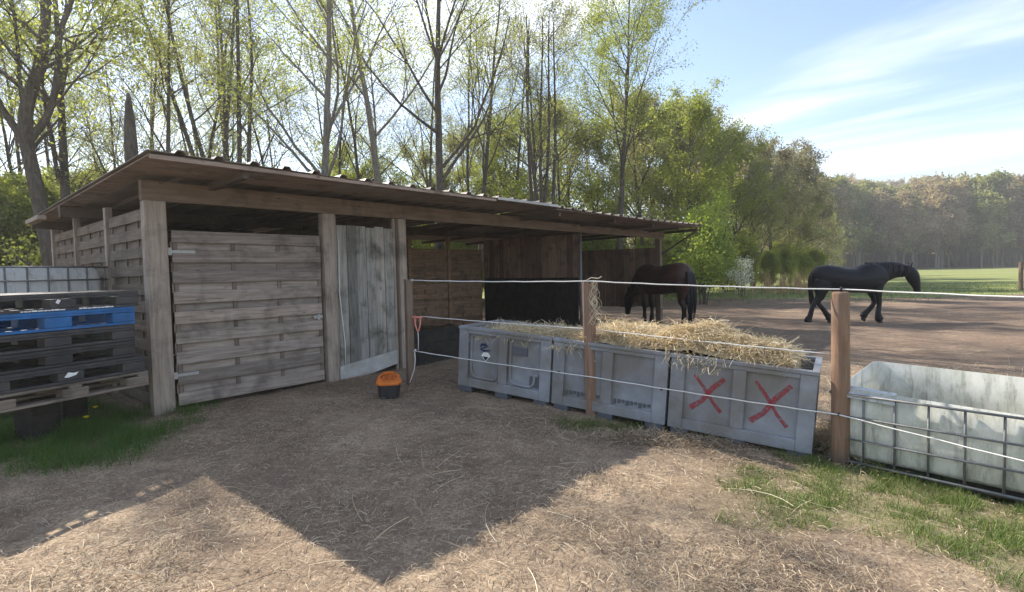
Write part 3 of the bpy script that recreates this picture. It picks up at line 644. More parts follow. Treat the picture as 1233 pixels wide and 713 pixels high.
# ---------------------------------------------------------------- left tank and pallet stack
lw=Vector((-3.60,5.24)); aP=rad(90-24)       # front right corner and direction of the pallet faces
dP=Vector((math.cos(aP),math.sin(aP))); 
PLW,PD=1.25,.95
o2=lw-dP*PLW*1.0
stack_base=o2
lab=g1(-4.2,4.6)
def pallet(zb,h,mt,name,label,shift=0,wooden=False,rz=0,Wp=PLW,markings=None):
    p=o2+dP*shift; t=thing(name,label,'pallet',(p.x,p.y,zb),aP+rz,'pallets stacked beside the shed corner')
    d=MB()
    if wooden:
        for k in range(9): y=k*(PD/9)+.004; d.box(0,Wp,y,y+PD/9-.018,h-.022,h,None,.002)
        for x in (0,Wp/2-.05,Wp-.1): d.box(x,x+.1,.002,PD-.002,h-.044,h-.0225)
    else:
        nx=12
        for k in range(nx+1): x=k*(Wp-.03)/nx; d.box(x,x+.03,.04,PD-.04,h-.034,h-.004)
        for k in range(7): y=.0+k*(PD-.06)/6; d.box(0,Wp,y,y+.06,h-.030,h)
        d.box(0,Wp,-.006,.039,h-.050,h-.031)
    d.build('deck',M[mt],t,.003,seg=1)
    hb=h-.0445 if wooden else h-.051
    for x in (0,Wp/2-.10,Wp-.2):
        for y in (.0,PD/2-.06,PD-.12):
            MB().box(x,x+.2,y,y+.12,.0235,hb-.001).build('block',M[mt],t,.006)
    for k,y in enumerate((.0,PD/2-.06,PD-.12)): MB().box(0,Wp,y-.003,y+.12,0,.0225).build('runner',M[mt],t,.003)
    return t
hp=.155
def ledge(k): return lab+.40+k
zs=[.50,.655,.81,.965,1.12,1.275]
T0=pallet(zs[0]-.02,.14,'pallet_wood','wooden_pallet','weathered wooden pallet at the bottom of the stack beside the shed corner post',.06,True)
T1=pallet(zs[1]-.03,.15,'charcoal','plastic_pallet','charcoal plastic pallet with a white patch, lying on the wooden pallet',.03)
T2=pallet(zs[2]-.03,.15,'black','plastic_pallet','charcoal plastic pallet third from the ground, between two other dark ones',-.05)
T3=pallet(zs[3]-.03,.15,'charcoal','plastic_pallet','dark plastic pallet directly beneath the blue one',-.05)
T4=pallet(zs[4]-.03,.165,'blue','plastic_pallet','bright blue plastic pallet, second from the top of the stack',-.04)
T5=pallet(zs[5]-.018,.15,'charcoal','plastic_pallet','dark plastic pallet on top of the stack with broken white print on its front edge',.0)
random.seed(4)
for x0 in (.30,.72): 
    mk=MB(); x=x0+.02
    while x<x0+.30:
        l=random.uniform(.012,.04); mk.box(x,x+l,-.0095,-.0035,.004,.004+random.uniform(.008,.013)); x+=l+.006
    mk.build('white_print',M['white'],T5)
MB().box(.575,.60,-.003,-.0002,.06,.095,Matrix.Translation((.59,0,.08))@Matrix.Rotation(.5,4,'Y')@Matrix.Translation((-.59,0,-.08))).build('white_mark',M['white'],T5)
MB().prism([(.57,.055),(.60,.05),(.66,.065),(.68,.09),(.64,.085),(.60,.095)],-.004,-.0005).build('white_mark',M['white'],T1)
for k,(xo,yo) in enumerate(((.02,.5),(.52,.15),(.98,.60))):
    p=o2+dP*xo+Vector((-dP.y,dP.x))*(yo+.22); z=g1(p.x,p.y)-.03
    b=MB()
    for q in range(3): b.box(0,.22,0,.30,q*(.48-z)/3,(q+1)*(.48-z)/3-.004,None,.003)
    tag(b.build('timber_stack',M['kick'],None,.004),['short timber offcuts propping the far left of the pallet stack','short timber offcuts propping the middle of the pallet stack','short timber offcuts propping the pallet stack next to the shed post'][k],'timber offcuts'); ob=C.objects[-1]  # near-black colour paints in the shade of the void beneath the pallets
    ob.location=(p.x,p.y,z); ob.rotation_euler=(0,0,aP)
# left tank
p=yp(126,345,6.75); lt_=thing('caged_tank','white plastic liquid tank in a wire cage behind the pallet stack','tank',(p.x,p.y,.02),aP-PI)
lt_.rotation_euler=(0,0,rad(66)+PI)
# local: x runs back to the left from the right corner; front faces the camera
lt_.rotation_euler=(0,0,rad(68)); lt_.location=(p.x-1.2*math.cos(rad(68)),p.y-1.2*math.sin(rad(68)),.02)
rings=[[(x,y,z) for x,y in rr(1.2,1.0,.12,i_)] for z,i_ in ((.62,.05),(.68,.0),(1.1,.0),(1.55,.0),(1.63,.03),(1.665,.09))]
MB().loft(rings).build('bottle',M['tankw'],lt_,smooth=True)
cage(lt_,1.2,1.0,.6,1.655,6,5,7,r=.010)
MB().box(0,1.2,0,1.0,.50,.59).box(0,.15,0,1,.3,.499).box(1.05,1.2,0,1,.3,.499).box(.5,.7,0,1,.3,.499).box(0,1.2,0,1,.0,.299).build('pallet_base',M['pallet_wood'],lt_,.004)
# ---------------------------------------------------------------- fence
def postbase(px,py,z): p=gp(px,py,z); return p
P0=gp(495,462,.14); P1=gp(713,498,.03); P2=gp(1012,558,-.12)
f0=thing('fence_post','thin dark square fence post in front of the plank door, holding the gate handle','fence post',(P0.x,P0.y,0),rad(30),'posts of the rope fence')
MB().box(-.045,.045,-.04,.04,-.1,1.44,None,.006).build('shaft',M['p_dark'],f0,.006)
MB().tube([(.045,-.02,.97),(.075,-.02,.97),(.075,-.02,.99)],.010,8).build('insulator',M['pinkhandle'],f0,smooth=True)
MB().tube([(.045,-.02,.555),(.07,-.02,.555)],.016,8).build('insulator',M['white'],f0,smooth=True)
MB().tube([(.02,-.045,1.425),(.05,-.05,1.43)],.012,8).build('insulator',M['white'],f0,smooth=True)
f1=thing('fence_post','split half round fence post with pale twine, standing against the middle crate','fence post',(P1.x,P1.y,0),rad(10),'posts of the rope fence')
ring=[(math.cos(a)*.068+.0,math.sin(a)*.056) for a in np.linspace(PI,2*PI,9)]+[(.06,.025),(0,.034),(-.062,.02)]
b=MB(); b.loft([[(x*s_+dx,y*s_+dy,z) for x,y in ring] for z,s_,dx,dy in ((-.2,1.1,.006,0),(.3,1.03,.0,0),(.7,1.0,-.012,.003),(1.1,.98,-.016,0),(1.36,.92,-.02,0),(1.395,.85,-.022,0))])
b.build('shaft',M['p_split'],f1,.004)
MB().tube([(-.02,-.05,1.38),(-.02,-.075,1.385)],.011,8).build('insulator',M['symbol'],f1,smooth=True)
f2=thing('fence_post','stout round orange brown fence post at the left end of the caged trough','fence post',(P2.x,P2.y,0),0,'posts of the rope fence')
b=MB(); b.loft([[(math.cos(a)*r*(1+.03*math.sin(3*a))+dx,math.sin(a)*r,z) for a in np.linspace(0,2*PI,25)[:-1]] for z,r,dx in ((-.3,.071,.0),(.2,.069,.003),(.7,.067,.0),(1.2,.066,-.004),(1.262,.065,-.004),(1.277,.061,-.004),(1.285,.053,-.004))])
b.build('shaft',M['p_round'],f2,.0,smooth=True); f2.children[0].data.polygons.foreach_set('use_smooth',[len(p.vertices)<5 for p in f2.children[0].data.polygons])
MB().tube([(0,-.005,1.28),(0,-.005,1.325)],.010,8).tube([(-.012,-.005,1.31),(.014,-.005,1.31)],.008,8).build('insulator',M['symbol'],f2,smooth=True)
MB().tube([(-.045,-.05,.30+.0),(-.058,-.064,.30)],.012,8).build('insulator',M['symbol'],f2,smooth=True)
dF=Vector((dC.x,dC.y,0)).normalized(); pf=Vector((-.75,-.66,0)); P3=P2+dF*2.6; 
f3=dup(f2,(P3.x,P3.y,-.05),1.0,1,'round fence post past the right edge of the view','posts of the rope fence')
def rope(name,pts,label,r=.0058,sag=.02,mt='rope'):
    P=[]
    for a,b_2 in zip(pts[:-1],pts[1:]):
        a=Vector(a); b_2=Vector(b_2); l=(b_2-a).length
        for k in range(16):
            t_=k/16; q=a.lerp(b_2,t_); q.z-=sag*l*.25*4*t_*(1-t_); q.z+=.002*math.sin(k*2.1); P.append(q)
    P.append(Vector(pts[-1])); o=MB().tube(P,r,6).build(name,M[mt],None,smooth=True); return tag(o,label,'fence rope',group='white electric fence ropes')
q1=P1+Vector((-.02,-.075,0)); q2=P2+Vector((0,-.005,0)); q0=P0+Vector((.04,-.05,0))
rope('fence_rope',[(q0.x,q0.y,1.43),(q1.x,q1.y,1.395),(q2.x,q2.y,1.305),(P3.x,P3.y,1.23)],'topmost white fence rope running over all the posts',sag=.018)
rope('fence_rope',[(P0.x+.05,P0.y-.06,.56),(q1.x,q1.y,.425),(P2.x-.055,P2.y-.06,.30),(P3.x-.055,P3.y-.06,.07)],'lowest white fence rope stretched across the crate fronts and the trough cage',sag=.012,r=.0055)
hx=P0+Vector((.09,-.02,.97))
back=cl+vy*.5
rope('fence_rope',[(P0.x+.14,P0.y+.04,.975),(P1.x,P1.y+.035,.90),(P2.x-.05,P2.y+.068,.77)],'middle white fence rope lying in the straw on the crates',sag=.01,r=.0055)
gh=thing('gate_handle','pinkish red gate handle loop hanging on the thin dark fence post','gate handle',(P0.x+.11,P0.y-.03,.80))
MB().tube([(-.035,0,.18),(-.03,0,.08),(-.012,0,.01),(0,0,0),(.012,0,.01),(.03,0,.08),(.035,0,.18)],.010,8).tube([(-.07,0,.175),(.06,0,.165)],.013,8).build('handle_loop',M['pinkhandle'],gh,smooth=True)
MB().tube([(0,0,0),(.003,0,-.10),(-.002,0,-.24)],.005,6).build('cord',M['rope'],gh,smooth=True)
rp=[(P0.x+.07,P0.y-.07,.56),(P0.x+.075,P0.y-.08,.45),(P0.x+.06,P0.y-.08,.33),(P0.x+.02,P0.y-.09,.22),(P0.x-.0,P0.y-.08,.17)]
tag(MB().tube(rp,.006,6).build('loose_rope',M['rope'],smooth=True),'loose white rope end dangling from the lower insulator of the thin dark post','rope')
# twine tangle on the split post
random.seed(12); b=MB()
for k in range(9):
    pts=[]; x=P1.x+random.uniform(.0,.05); y=P1.y-.075+random.uniform(-.01,.02); z=1.40
    x0=x
    for j in range(14):
        pts.append((x,y,z)); z-=random.uniform(.02,.05); x=x0+.04*math.sin(j*.9+k)+random.uniform(-.012,.012)+.006*j*(k%3==0); y+=random.uniform(-.004,.004)
    b.tube(pts,.0018,4)
for k in range(6):
    a0=random.uniform(0,6); b.tube([(P1.x+.03+.028*math.cos(a0+q*.7),P1.y-.08-.01*random.random(),1.15+.06*random.random()+.05*math.sin(a0+q*.7)) for q in range(9)],.0018,4)
b.tube([(P1.x-.05,P1.y-.06,1.40),(P1.x-.0,P1.y-.07,1.43),(P1.x+.07,P1.y-.06,1.42),(P1.x+.11,P1.y-.06,1.44)],.006,5)
tag(b.build('baling_twine',M['twine']),'tangled pale baling twine tied round the top of the split post','twine')
# far fence posts
for (px,py,hh,l_) in ((1229,350,1.45,'dark field fence post at the right edge of the view'),):
    p=gp(px,py,g1(25.9,27.7)); t_=thing('field_post',l_,'fence post',(p.x,p.y,g1(p.x,p.y))); b=MB(); b.loft([[(math.cos(a)*r,math.sin(a)*r,z) for a in np.linspace(0,2*PI,9)[:-1]] for z,r in ((-.2,.11),(.8,.10),(hh,.09))]); b.build('shaft',M['p_dark'],t_,smooth=False)
    MB().tube([(-.10,-.10,1.1),(.1,-.1,1.1)],.02,5).build('insulator',M['symbol'],t_)
# ---------------------------------------------------------------- bucket
pbk=gp(466,481,.12); bk=thing('feed_bucket','black bucket with a bright orange open hood, standing on the straw before the plank door','bucket',(pbk.x,pbk.y+.12,g1(pbk.x,pbk.y+.12)),rad(8))
def oval(rx,ry,z,n=28,p=2.8): return [(math.copysign(abs(math.cos(a))**(2/p),math.cos(a))*rx,math.copysign(abs(math.sin(a))**(2/p),math.sin(a))*ry,z) for a in np.linspace(0,2*PI,n+1)[:-1]]
MB().loft([oval(.105,.095,.0),oval(.115,.105,.015),oval(.130,.12,.15)]).build('tub',M['black'],bk,smooth=False)
b=MB(); R_=[oval(.128,.118,.151),oval(.140,.130,.156),oval(.142,.132,.178),oval(.132,.122,.195)]
def shear(r,k,dy=0): return [(x,y+dy,z+k*(y+.0)) for x,y,z in r]
R_+= [shear(oval(.118,.108,.225),.35),shear(oval(.092,.084,.245),.42)]
b.loft(R_,False); hd=b.build('orange_hood',M['orange'],bk,smooth=True); s=hd.modifiers.new('s','SOLIDIFY'); s.thickness=.006
MB().loft([shear(oval(.088,.08,.205),.42),shear(oval(.088,.08,.212),.42)]).build('feed',plain('orange_feed',(.45,.12,.03),.9,.1,.6,40),bk)
b=MB(); b.tube([(math.cos(a)*.138,-.02+math.sin(a)*-.0,.165+math.sin(a)*.115) for a in np.linspace(0,PI,14)],.006,6); b.build('carry_handle',M['orange'],bk,smooth=True)
# ---------------------------------------------------------------- horses
def cat(P,k=5):
    P=[np.array(p,float) for p in P]; out_=[]
    for i in range(len(P)-1):
        a=P[max(i-1,0)]; b=P[i]; c=P[i+1]; d=P[min(i+2,len(P)-1)]
        for j in range(k):
            t_=j/k; out_.append(.5*((2*b)+(-a+c)*t_+(2*a-5*b+4*c-d)*t_**2+(-a+3*b-3*c+d)*t_**3))
    out_.append(P[-1]); return out_
def body_loft(mb,P,n=18,k=5,ref=(0,1,0)):
    """P rows: x,y,z, lateral radius, in-plane radius"""
    Q=cat(P,k); rings=[]; R_=Vector(ref)
    for i,q in enumerate(Q):
        a=Q[max(i-1,0)][:3]; c=Q[min(i+1,len(Q)-1)][:3]; t_=Vector(c-a).normalized(); lat=(R_-t_*R_.dot(t_)).normalized(); nn_=t_.cross(lat)
        rings.append([Vector(q[:3])+lat*math.cos(2*PI*j/n)*q[3]+nn_*math.sin(2*PI*j/n)*q[4] for j in range(n)])
    mb.loft(rings)
def coat(name,c,sheen=.35,patch=None):
    m=NT(name,.5,.22); n=m.noise(m.coord((1,1,1)),5,4,.6); f=m.noise(m.coord((3,14,14)),9,3,.6)
    cc=m.ramp(n,[(.3,tuple(x*.7 for x in c)),(.7,tuple(x*1.35 for x in c))])
    if patch:   # legs, muzzle fade to black as a coat marking
        s_=m.n('ShaderNodeSeparateXYZ'); m.l(m.coord(),s_.inputs[0]); k=m.ramp(m.math('ADD',s_.outputs[2],m.math('MULTIPLY',n,.2)),[(.62,(0,0,0)),(.86,(1,1,1))]); cc=m.mix(k,(.012,.010,.010),cc)
    m.bump(f,.15,.01); return m.col(cc)
def horse(name,label,loc,rz,trunk,neck,head,legs,ears,eye,mat,hairmat,mane,tail,hoofs,scale=1,group=None):
    t_=thing(name,label,'horse',loc,rz,group); t_.scale=(scale,)*3
    b=MB(); body_loft(b,trunk); body_loft(b,neck); body_loft(b,head)
    for Lg in legs: body_loft(b,Lg,12,4,(0,1,0))
    for (base,tip,r) in ears: b.tube([base,Vector(base).lerp(Vector(tip),.5),tip],r,8,rs=[r,r*.8,r*.15])
    o=b.build('body',mat,t_,smooth=True)
    rm=o.modifiers.new('remesh','REMESH'); rm.mode='VOXEL'; rm.voxel_size=.018; rm.use_smooth_shade=True
    sm=o.modifiers.new('smooth','SMOOTH'); sm.iterations=5; sm.factor=.5
    for e_ in eye: MB().ellipsoid(e_,(.018,.012,.018),12).build('eye',M['symbol'],t_,smooth=True)
    for nm,locks in (('mane',mane),('tail',tail)):
        b=MB()
        for pts,r0 in locks: 
            Q=cat(pts,4); kk=len(Q); b.tube(Q,r0,6,rs=[r0*(1.1-1.0*i/(kk-1)) if i else r0*.6 for i in range(kk)])
        b.build(nm,hairmat,t_,smooth=True)
    for (x,y,z,a) in hoofs:
        b=MB(); Mh=Matrix.Translation((x,y,z))@Matrix.Rotation(a,4,'Y'); 
        b.loft([[Mh@Vector((math.cos(q)*r+dx,math.sin(q)*r*.92,zz_)) for q in np.linspace(0,2*PI,15)[:-1]] for zz_,r,dx in ((0,.072,.012),(.05,.062,.0),(.09,.05,-.01))]); b.build('hoof',M['hoof'],t_,smooth=False)
    return t_
M['hoof']=plain('dark_hoof',(.03,.026,.022),.5,.3,.3,20)
blk=coat('black_coat',(.006,.006,.009)); bay=coat('bay_coat',(.055,.027,.020),patch=True); blkh=plain('black_hair',(.006,.006,.009),.6,.3,.4,12)
random.seed(21)
trunk=[(.03,0,1.20,.10,.16),(.14,0,1.22,.24,.30),(.35,0,1.25,.31,.34),(.60,0,1.22,.33,.35),(.90,0,1.17,.35,.34),(1.20,0,1.16,.35,.345),(1.48,0,1.20,.32,.40),(1.72,0,1.22,.28,.40),(1.93,0,1.19,.23,.29),(2.04,0,1.16,.13,.16)]
neck=[(1.66,0,1.26,.20,.38),(1.90,0,1.33,.17,.31),(2.12,0,1.39,.14,.26),(2.35,0,1.41,.12,.215),(2.58,0,1.38,.105,.17),(2.74,0,1.35,.09,.12)]
head=[(2.66,0,1.50,.06,.05),(2.72,0,1.40,.10,.14),(2.79,0,1.27,.115,.185),(2.85,0,1.14,.105,.17),(2.90,0,1.02,.085,.13),(2.93,0,.91,.07,.10),(2.935,0,.83,.066,.092),(2.925,0,.785,.05,.065)]
def leg(pts): return pts
yl=.17
hindA=[(.24,-yl,1.15,.14,.24),(.17,-yl,.92,.12,.185),(.12,-yl,.75,.085,.12),(.02,-yl,.62,.062,.082),(-.05,-yl,.54,.052,.062),(-.10,-yl,.38,0.0576,0.0662),(-.14,-yl,.24,0.064,0.0718),(-.19,-yl,.14,0.0794,0.0966),(-.19,-yl,.07,0.0896,0.1035)]
hindB=[(.28,yl,1.15,.14,.24),(.36,yl,.90,.12,.18),(.36,yl,.74,.09,.12),(.29,yl,.62,.065,.085),(.30,yl,.53,.054,.064),(.43,yl,.38,0.0589,0.069),(.52,yl,.25,0.064,0.0759),(.60,yl,.15,0.0794,0.0994),(.62,yl,.08,0.0896,0.1035)]
foreA=[(1.72,-yl,1.10,.12,.19),(1.72,-yl,.88,.095,.125),(1.74,-yl,.70,.072,.085),(1.76,-yl,.55,.060,.066),(1.75,-yl,.40,0.0576,0.0662),(1.73,-yl,.26,0.064,0.0745),(1.75,-yl,.15,0.0819,0.1021),(1.78,-yl,.07,0.0922,0.1076)]
foreB=[(1.66,yl,1.10,.12,.19),(1.74,yl,.88,.09,.12),(1.84,yl,.68,.070,.085),(1.86,yl,.53,.062,.068),(1.76,yl,.38,0.0589,0.069),(1.66,yl,.28,0.064,0.0773),(1.58,yl,.19,0.0819,0.0966),(1.56,yl,.13,0.0845,0.0911)]
mane=[]
for k in range(60):
    q=k/59; x=1.50+1.18*q; z=1.645-.11*q*q; y=random.choice((-1,1))*random.uniform(.05,.11)
    mane.append(([(x,y*.1,z-.02),(x+.0,y,z-.06),(x-.03,y*1.35,z-.22),(x-.05,y*1.35,z-.31-random.random()*.06)],.026))
for k in range(5): mane.append(([(2.80,random.uniform(-.03,.03),1.46),(2.90,random.uniform(-.05,.05),1.38),(2.97,random.uniform(-.05,.05),1.22)],.018))
tail=[]
for k in range(22):
    y=random.uniform(-.07,.07); dx=random.uniform(-.05,.06); tail.append(([(.06,y*.3,1.36),(-.03,y*.6,1.28),(-.045+dx*.3,y,1.0),(.0+dx,y*1.2,.65),(.06+dx*1.4,y*1.3,.42+random.random()*.12)],.032))
hp0=gp(1055,388,-.07)
zb_=g1(hp0.x,hp0.y)
horse('black_horse','heavy black horse walking to the right across the paddock with lowered head',(hp0.x-1.76,hp0.y,zb_),rad(2),trunk,neck,head,[hindA,hindB,foreA,foreB],
  [((2.71,-.05,1.50),(2.76,-.075,1.64),.035),((2.71,.05,1.50),(2.75,.075,1.64),.035)],[(2.88,-.10,1.25),(2.88,.10,1.25)],blk,blkh,mane,tail,
  [(-.19,-yl,.01,.25),(.62,yl,.0,0),(1.79,-yl,.0,0),(1.54,yl,.07,.8)])
# bay horse, head lowered, seen from behind its near hip
trunk2=[(.03,0,1.20,.10,.16),(.14,0,1.22,.25,.30),(.35,0,1.25,.33,.35),(.60,0,1.22,.36,.36),(.90,0,1.18,.37,.36),(1.20,0,1.17,.36,.36),(1.45,0,1.20,.32,.40),(1.66,0,1.20,.28,.38),(1.84,0,1.16,.22,.27),(1.94,0,1.12,.12,.15)]
neck2=[(1.60,0,1.20,.19,.34),(1.84,0,1.14,.16,.28),(2.04,0,1.02,.13,.23),(2.20,0,.88,.11,.17),(2.30,0,.80,.09,.12)]
head2=[(2.24,0,.93,.06,.06),(2.29,0,.84,.10,.14),(2.36,0,.71,.115,.18),(2.41,0,.58,.105,.165),(2.44,0,.46,.085,.125),(2.455,0,.36,.068,.095),(2.455,0,.28,.064,.088),(2.445,0,.235,.05,.06)]
def st(x,y,b): return [(x+.06*b,y,1.10,.13,.22 if b<0 else .18),(x+.02*b,y,.88,.105,.15 if b<0 else .12),(x,y,.70,.075,.10 if b<0 else .08),(x-(.08 if b<0 else 0),y,.57,.06,.075),(x-(.07 if b<0 else 0),y,.40,.045,.050),(x-(.06 if b<0 else 0),y,.26,.052,.056),(x-(.03 if b<0 else -.02),y,.15,.062,.07),(x+.01,y,.07,.07,.076)]
legs2=[st(.24,-.17,-1),st(.08,.17,-1),st(1.62,-.17,1),st(1.48,.17,1)]
mane2=[]
for k in range(24):
    q=k/23; x=1.5+.80*q; z=1.58-.72*q*q-.06*q; s_=-1 if k%2 else 1; mane2.append(([(x,0,z+.0),(x+.05,.08*s_,z-.03),(x+.04,.14*s_,z-.20),(x+.02,.14*s_,z-.38)],.024))
tail2=[]
for k in range(30):
    y=random.uniform(-.13,.13); dx=random.uniform(-.05,.05); tail2.append(([(.07,y*.3,1.38),(-.04,y*.7,1.28),(-.07+dx*.3,y,1.0),(-.06+dx,y*1.1,.62),(-.03+dx,y*.9,.22+random.random()*.2)],.036))
bp=gp(824,398,.05); bz=g1(bp.x,bp.y)
horse('bay_horse','dark bay horse with black tail standing at the open end of the shed, head down',(bp.x+.10,bp.y-.1,bz),rad(113),trunk2,neck2,head2,legs2,
  [((2.31,-.06,.90),(2.33,-.09,1.02),.035),((2.31,.06,.90),(2.33,.09,1.02),.035)],[(2.47,-.09,.66),(2.47,.09,.66)],bay,blkh,mane2,tail2,
  [(.22,-.17,0,0),(.06,.17,0,0),(1.64,-.17,0,0),(1.50,.17,0,0)])
# ---------------------------------------------------------------- trees
class Tree:
    def __init__(s,seed): s.r=np.random.RandomState(seed); s.lines=[]; s.tips=[]
    def path(s,p,d,L,r0,r1,n,gn,up):
        p=np.array(p,float); d=np.array(d,float); d/=np.linalg.norm(d); pts=[p.copy()]; ds=[d.copy()]
        for i in range(n):
            d=d+s.r.normal(0,gn,3)+np.array([0,0,up]); d/=np.linalg.norm(d); p=p+d*L/n; pts.append(p.copy()); ds.append(d.copy())
        rs=np.linspace(r0,r1,n+1); s.lines.append((np.array(pts),rs)); return pts,ds,rs
    def branch(s,p,d,L,r,depth,cfg):
        n=6 if depth>1 else 4; pts,ds,rs=s.path(p,d,L,r,r*.25,n,cfg['gn'],cfg['up'])
        if depth<=1:
            for q in pts[1:]: s.tips.append(q)
        if depth==0: return
        k=cfg['kids'][depth]
        for i in range(k):
            t_=s.r.uniform(.25,1.0)*n; a=int(min(t_,n-1)); f=t_-a; q=pts[a]*(1-f)+pts[a+1]*f; dd=ds[a]
            side=s.r.normal(0,1,3); side-=dd*side.dot(dd); side/=np.linalg.norm(side)
            an=s.r.uniform(*cfg['ang']); nd=dd*math.cos(an)+side*math.sin(an); rr_=(rs[a]*(1-f)+rs[a+1]*f)*.55
            s.branch(q,nd,L*s.r.uniform(.35,.6),max(rr_,.006),depth-1,cfg)
    def wood_mesh(s,big=None):
        V=[];Fq=[];off=0
        for pts,rs in s.lines:
            k=8 if rs[0]>.06 else (5 if rs[0]>.02 else 3); n=len(pts)
            t_=np.gradient(pts,axis=0); t_/=np.linalg.norm(t_,axis=1,keepdims=True)+1e-9
            ref=np.array([0.,0,1]) if abs(t_[0,2])<.8 else np.array([1.,0,0]); a=np.cross(t_,ref); a/=np.linalg.norm(a,axis=1,keepdims=True)+1e-9; b=np.cross(t_,a)
            an=np.arange(k)*2*PI/k; ring=pts[:,None,:]+(a[:,None,:]*np.cos(an)[None,:,None]+b[:,None,:]*np.sin(an)[None,:,None])*rs[:,None,None]
            V.append(ring.reshape(-1,3)); i=np.arange(n*k).reshape(n,k); Fq.append(np.stack([i[:-1],np.roll(i[:-1],-1,1),np.roll(i[1:],-1,1),i[1:]],-1).reshape(-1,4)+off); off+=n*k
        return np.concatenate(V),np.concatenate(Fq)
    def leaves(s,per,spread,size,aspect=.55,frac=1.0,cl=None):
        T=np.array(s.tips); 
        keep=s.r.rand(len(T))<frac; T=T[keep]
        if cl is not None:      # clumpy: some parts of the crown leafier than others
            nz=fbm(T[:,0]*cl+T[:,2]*.7+40,T[:,1]*cl+T[:,2]*cl+40,int(s.r.randint(99)),2); T=T[nz>.42]
        P=np.repeat(T,per,0); n=len(P); P=P+s.r.normal(0,spread,(n,3))
        a=s.r.normal(0,1,(n,3)); a/=np.linalg.norm(a,axis=1,keepdims=True); b=np.cross(a,s.r.normal(0,1,(n,3))); b/=np.linalg.norm(b,axis=1,keepdims=True)
        sz=size*s.r.uniform(.6,1.3,n)[:,None]; a*=sz; b*=sz*aspect
        V=np.stack([P-a,P-b,P+a,P+b],1).reshape(-1,3); return V,np.arange(4*n).reshape(n,4)
def make_tree(name,seed,H,r0,label,cat_,leaf,per,size,lean=(0,0),stems=1,limbs=14,first=.3,cfg=None,bark='bark',frac=1.0,spread=.14,cl=None,group=None,limbL=.35,forks=None,scale_twig=True):
    T=Tree(seed); cfg=cfg or dict(gn=.10,up=.05,kids={1:5,2:6,3:5},ang=(.4,.9))
    for st_ in range(stems):
        a=T.r.uniform(0,2*PI); sp=.0 if stems==1 else T.r.uniform(.03,.13); r1=r0*(1 if stems==1 else .6)
        pts,ds,rs=T.path((0+.12*math.cos(a)*(stems>1),.12*math.sin(a)*(stems>1),-.2),(lean[0]+sp*math.cos(a),lean[1]+sp*math.sin(a),1),H,r1,.02,12,.035,.02)
        for k in range(max(3,limbs//stems)):
            t_=T.r.uniform(first,.98)*12; i=int(min(t_,11)); f=t_-i; q=pts[i]*(1-f)+pts[i+1]*f; an=T.r.uniform(.45,1.0); az=T.r.uniform(0,2*PI)
            d=np.array([math.cos(az)*math.sin(an),math.sin(az)*math.sin(an),math.cos(an)]); rr_=(rs[i]*(1-f)+rs[i+1]*f)
            T.branch(q,d,H*limbL*(1.15-.7*t_/12)*T.r.uniform(.7,1.2),max(rr_*.5,.015),2,cfg)
        for x,y,z in [pts[-1]]: T.tips.append(np.array([x,y,z]))
    root=thing(name,label,cat_,(0,0,-50),0,group)
    V,Fq=T.wood_mesh(); np_mesh('trunk',V,Fq,M[bark],root,smooth=True)
    if per: 
        V,Fq=T.leaves(per,spread,size,frac=frac,cl=cl); np_mesh('crown',V,Fq,M[leaf],root)
    return root
USED=set()
def place(src,x,y,rz,sc,label,group=None,z=None):
    z=(g1(x,y) if z is None else z)-.05
    if src.name not in USED:
        USED.add(src.name); src.location=(x,y,z); src.rotation_euler=(0,0,rz); src.scale=(sc,)*3
        if label: src['label']=label
        if group: src['group']=group
        return src
    return dup(src,(x,y,z),rz,sc,label,group)
def px_xy(px,Y): 
    yh=328-.022*(px-616.5); p=yp(px,yh,Y); return p.x,p.y
LB='slender half leafed tree in the wood behind the shed'
# hero trees, each at its own place
t=Tree(101)   # big forked dark tree at the left
cfgb=dict(gn=.12,up=.03,kids={1:4,2:5,3:5},ang=(.4,1.0))
def hero_fork():
    T=Tree(7); 
    def limb(P,r0,r1,kids=8,L=3.0):
        Q=np.array(cat(P,4)); rs=np.linspace(r0,r1,len(Q)); T.lines.append((Q,rs))
        for k in range(kids):
            i=T.r.randint(len(Q)//3,len(Q)-1); az=T.r.uniform(0,2*PI); an=T.r.uniform(.6,1.3); d=(math.cos(az)*math.sin(an),math.sin(az)*math.sin(an),math.cos(an)); T.branch(Q[i],d,L*T.r.uniform(.5,1.1),rs[i]*.4,2,cfgb)
    limb([(.35,0,-.2),(.25,0,1.5),(.05,0,3.2),(-.20,0,4.75)],.17,.13,2,1.8)
    limb([(-.20,0,4.7),(-.7,.1,5.4),(-1.4,.2,6.4),(-2.0,0,8.2)],.095,.035)
    limb([(-.20,0,4.7),(-.05,-.1,5.5),(.25,0,6.6),(.35,.1,8.0),(.1,.2,10)],.15,.07)
    limb([(-.20,0,4.7),(.2,.1,5.3),(.55,0,6.0),(.8,0,7.4),(1.5,.2,9.2)],.09,.035)
    limb([(-.18,0,4.8),(-.6,.4,6.2),(-.75,.5,8),(-.9,.3,10)],.055,.02)
    root=thing('forked_tree','thick dark tree forking widely above the left end of the shed roof','tree',(0,0,-50)); V,Fq=T.wood_mesh(); np_mesh('trunk',V,Fq,M['bark'],root,smooth=True); V,Fq=T.leaves(5,.18,.05,frac=.7); np_mesh('crown',V,Fq,M['leaf_y'],root); return root
hf=hero_fork(); x,y=px_xy(52,12.5); place(hf,x,y,0,1.0,None)
def hero(px,Y,seed,H,r,label,**k):
    o=make_tree(k.pop('name','tall_tree'),seed,H,r,label,'tree',k.pop('leaf','leaf_y'),k.pop('per',4)+1,k.pop('size',.034),**k); x,y=px_xy(px,Y); USED.add(o.name); o.location=(x,y,g1(x,y)-.05); return o
